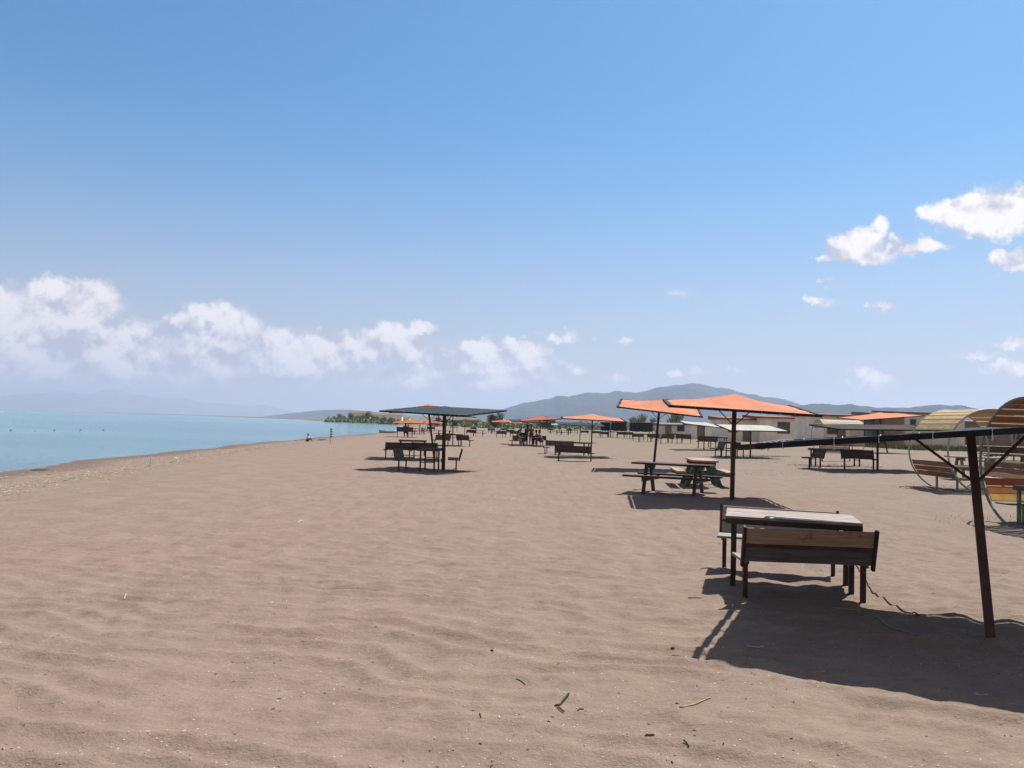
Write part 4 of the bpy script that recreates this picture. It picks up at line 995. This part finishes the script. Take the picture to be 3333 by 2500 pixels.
# --- things by the water ------------------------------------------------------------
p = G(1074, 1446); t = thing('marker_post', 'thin marker stake hung with dark strips at the water edge', 'stake', bx(p))
m = MB(); m.tube([(0, 0, -.2), (.02, 0, .5), (-.02, 0, 1.15)], .022, 7, r2=.015); m.build('pole', 'stick', t)
for k in range(4):
    m = MB(); z = 1.1 - k * .17; m.add([(-.02, 0, z), (.14, .02, z - .03), (.12, .03, z - .12), (-.02, 0, z - .08)], [(0, 1, 2, 3)])
    o = m.build('flag', 'c_dark', t); o.modifiers.new('thick', 'SOLIDIFY').thickness = .01
p = G(488, 1520); m = MB(); m.tube([(0, 0, -.1), (.01, 0, .3), (-.02, 0, .42)], .018, 6, r2=.012); o = m.build('stake', 'reed'); o.location = bx(p)
tag(o, 'short pale stake upright in the drift line', 'stake')
for k, (px, col, lb_) in enumerate([(35, 'dstick', 'dark buoy, nearest the left edge of the lake'), (115, 'c_white', 'white buoy, second from the left edge'), (177, 'dstick', 'dark buoy, third from the left edge'), (262, 'dstick', 'dark buoy, fourth from the left edge'), (300, 'c_white', 'bright white buoy in the middle of the buoy line'), (337, 'dstick', 'dark buoy right of the bright white one'), (367, 'c_white', 'rightmost small white buoy of the line')]):
    d = ray(px, 1400); tt = (WATER_Z + .05 - EYE.z) / d.z; p = EYE + d * tt
    m = MB(); m.tube([(0, 0, -.10), (0, 0, -.04), (0, 0, .02), (0, 0, .04)], .075, 10); o = m.build('buoy', col, smooth_=True); o.location = (p.x, p.y, WATER_Z + .05)
    tag(o, lb_, 'buoy', 'buoys in a line on the lake')
def make_boat(label, p, rz, L):
    t = thing('rowing_boat', label, 'boat', p, rz)
    m = MB(); n = 10; vs = []
    for i in range(n + 1):
        u = i / n * 2 - 1; w = .62 * (1 - abs(u) ** 2.6) * (L / 4); z = .45 + .18 * u * u
        vs += [(u * L / 2, -w, z), (u * L / 2, -w * .6, .08), (u * L / 2, w * .6, .08), (u * L / 2, w, z)]
    fs = []
    for i in range(n):
        for k in range(3): fs.append((i * 4 + k, i * 4 + 4 + k, i * 4 + 5 + k, i * 4 + 1 + k))
    m.add(vs, fs); o = m.build('hull', 'c_white', t, smooth_=True); o.modifiers.new('thick', 'SOLIDIFY').thickness = .03
    for x in (-.2, .15):
        m = MB(); m.box((x * L, 0, .40), (.22, .8 * L / 4, .03)); m.build('thwart', 'palegrey', t)
p = G(1262, 1411); make_boat('small white boat drawn up at the far water edge', bx(p), R(12), 2.8)
d = ray(1050, 1366); pp = far_pt(1050, 900); make_boat('bright white boat off the tip of the headland', (pp.x, pp.y, WATER_Z - .1), R(70), 6)
def lump(name, label, cat, px, py, r, mt, fl=.5):
    m = MB(); vs = []; n = 9; rr_ = [random.uniform(.75, 1.2) for _ in range(n)]
    for j, (zz, k) in enumerate(((0, 1), (.35, .95), (.8, .6), (1, .15))):
        for i in range(n): a = i / n * 2 * PI; vs.append((math.cos(a) * r * k * rr_[i], math.sin(a) * r * k * .6 * rr_[i], zz * r * fl))
    fs = [(j * n + i, j * n + (i + 1) % n, (j + 1) * n + (i + 1) % n, (j + 1) * n + i) for j in range(3) for i in range(n)] + [tuple(3 * n + i for i in range(n))]
    m.add(vs, fs); o = m.build(name, mt, smooth_=True); p = G(px, py); o.location = (p.x, p.y, hz(p.x, p.y) - .004); return tag(o, label, cat)
random.seed(8)
lump('seaweed_heap', 'dark heap of weed at the water edge by the left side', 'seaweed', 132, 1531, .38, 'dstick', .12)
lump('seaweed_heap', 'flat dark weed patch beside the stake with dark strips', 'seaweed', 1052, 1433, .5, 'pebble', .2)
lump('plastic_bottle', 'white litter lying at the water line', 'litter', 569, 1491, .12, 'c_white', .5)
lump('pebble', 'dark pebble right of the cast twig', 'pebble', 1785, 2356, .012, 'pebble', 1)
lump('pebble', 'dark pebble above the pale stick', 'pebble', 2203, 2287, .012, 'pebble', 1)
lump('pebble', 'larger dark pebble at the left corner of the canopy shadow', 'pebble', 2190, 2119, .018, 'pebble', 1)
lump('pebble', 'reddish dark pebble near the middle of the ripples', 'pebble', 1601, 2137, .014, 'pebble', 1)
lump('shell', 'white shell lying alone left of centre on the sand', 'shell', 885, 1962, .022, 'c_white', .5)
lump('leaf', 'yellow green dry leaf low on the sand near the frame bottom', 'leaf', 2217, 2384, .018, 'grass', .3)
# sticks
def stick(label, pts, r, mt='stick', r2=None, name='stick', lift=0.0):
    m = MB(); P3 = []
    for (px, py) in pts:
        p = G(px, py); P3.append(Vector((p.x, p.y, hz(p.x, p.y) + r * .8 + lift)))
    c = P3[0].copy()
    pts2 = []
    for i in range(len(P3) - 1):
        nn = 4 if len(pts) < 5 else 9
        for k in range(nn):
            q_ = P3[i].lerp(P3[i + 1], k / nn)
            if len(pts) >= 4: q_.z = hz(q_.x, q_.y) + r * 1.3
            pts2.append(q_ - c + Vector((0, 0, random.uniform(-.2, .2) * r)))
    pts2.append(P3[-1] - c); m.tube(pts2, r, 6, r2=r2 or r * .6); o = m.build(name, mt, smooth_=True); o.location = c
    return tag(o, label, 'stick' if name in ('stick', 'twig') else name)
stick('pale straight stick lying below the canopy shadow', [(2214, 2302), (2260, 2286), (2313, 2266)], .007)
stick('bent dark twig half buried near the bottom centre', [(1851, 2273), (1830, 2290), (1806, 2309), (1820, 2320), (1836, 2328)], .007, 'dstick', name='twig')
stick('short dark twig just right of the bent one', [(1898, 2311), (1886, 2322), (1880, 2328)], .005, 'dstick', name='twig')
stick('thin dark twig left above the bent one', [(1680, 2222), (1695, 2226), (1710, 2232)], .004, 'dstick', name='twig')
stick('white sliver standing out left on the smooth sand', [(403, 1950), (409, 1944), (414, 1938)], .005, 'shell')
stick('pale sliver below the dark teal canopy', [(970, 1700), (980, 1696), (988, 1692)], .008, 'shell')
stick('small pale stick near the frame bottom centre', [(2101, 2419), (2115, 2420), (2130, 2421)], .006)
stick('dark twig at the bottom edge right of the small pale stick', [(2225, 2436), (2234, 2440), (2242, 2446)], .005, 'dstick', name='twig')
stick('dark twig left of the canopy shadow tip', [(1560, 2333), (1562, 2345), (1565, 2352)], .004, 'dstick', name='twig')
stick('long pale straw at the left middle of the sand', [(1604, 1622), (1640, 1622), (1680, 1621)], .006, 'reed')
stick('dark straw crossing the sand in front of the nearest bench', [(2240, 1944), (2262, 1946), (2285, 1950)], .005, 'dstick')
stick('thin red brown cable trailing from the nearest bench leg', [(2786, 1838), (2815, 1890), (2838, 1925), (2880, 1963), (2930, 1990), (2990, 2010)], .007, 'rust', .007, name='cable')
stick('pale rope lying in the canopy shadow', [(2720, 1990), (2790, 1996), (2830, 2010), (2870, 2034), (2935, 2062), (2960, 2072)], .006, 'stick', .006, name='rope')
stick('short rope end in the canopy shadow left of the dark post', [(3080, 2074), (3110, 2085), (3135, 2096)], .005, 'stick', .005, name='rope')
stick('white straw at the lower edge of the canopy shadow', [(3170, 2268), (3190, 2272), (3214, 2284)], .006, 'shell')
stick('pale reed along the shadow before the nearest bench', [(2430, 2106), (2470, 2110), (2520, 2106)], .004, 'reed')

# countless chips of shell, dark crumbs and drift reeds
rs = np.random.RandomState(12)
def chips(name, label, n, mt, s0, s1, ylo, yhi, elong=1.0):
    m = MB()
    for _ in range(n):
        y = math.exp(rs.uniform(math.log(ylo), math.log(yhi))); x = rs.uniform(-.72, .72) * y
        s = float(np.interp(x, SHX[::-1] if False else [-23, -20, 50], [0, 1, 1]))
        if x < np.interp(y, SHY, SHX) + 1.0: continue
        if perlin(np.array([x * .5 + 9]), np.array([y * .5]))[0] < -.25 and rs.rand() < .7: continue
        z = hz(x, y) if y < 14 else float(base_h(x, y)); k = rs.uniform(s0, s1) * (1 if y < 9 else min(1.9, y / 9)); a = rs.uniform(0, 6.28); ca, sa = math.cos(a), math.sin(a); tl = rs.uniform(-.5, .5) * k
        P = []
        for (u, v, w) in ((-1, -.5, 0), (.9, -.6, .3), (1, .5, .5), (-.7, .7, .4), (0, 0, 1.0)):
            u *= elong; P.append((x + (u * ca - v * sa) * k, y + (u * sa + v * ca) * k, z + w * k * .5 + .001))
        m.add(P, [(0, 1, 4), (1, 2, 4), (2, 3, 4), (3, 0, 4)])
    return tag(m.build(name, mt), label, name.replace('_', ' '), kind='stuff')
chips('shell_fragments', 'white shell chips scattered over the sand', 13000, 'shell', .002, .0068, 3.8, 55)
chips('dark_grit', 'dark crumbs and wood bits scattered over the sand', 1400, 'dstick', .002, .008, 3.8, 40, 1.6)
m = MB()
for _ in range(2600):
    y = math.exp(rs.uniform(math.log(17), math.log(90))); off = rs.normal(5.2, .5) if rs.rand() < .6 else rs.uniform(1.2, 6.5)
    x = float(np.interp(y, SHY, SHX)) + off; z = hz(x, y) + .006; a = rs.normal(1.2, .7); L = rs.uniform(.03, .16)
    m.bar((x, y, z), (x + math.cos(a) * L, y + math.sin(a) * L, z + rs.uniform(-.002, .008)), .008)
tag(m.build('drift_reeds', 'reed'), 'bleached broken reeds along the drift line', 'drift reeds', kind='stuff')
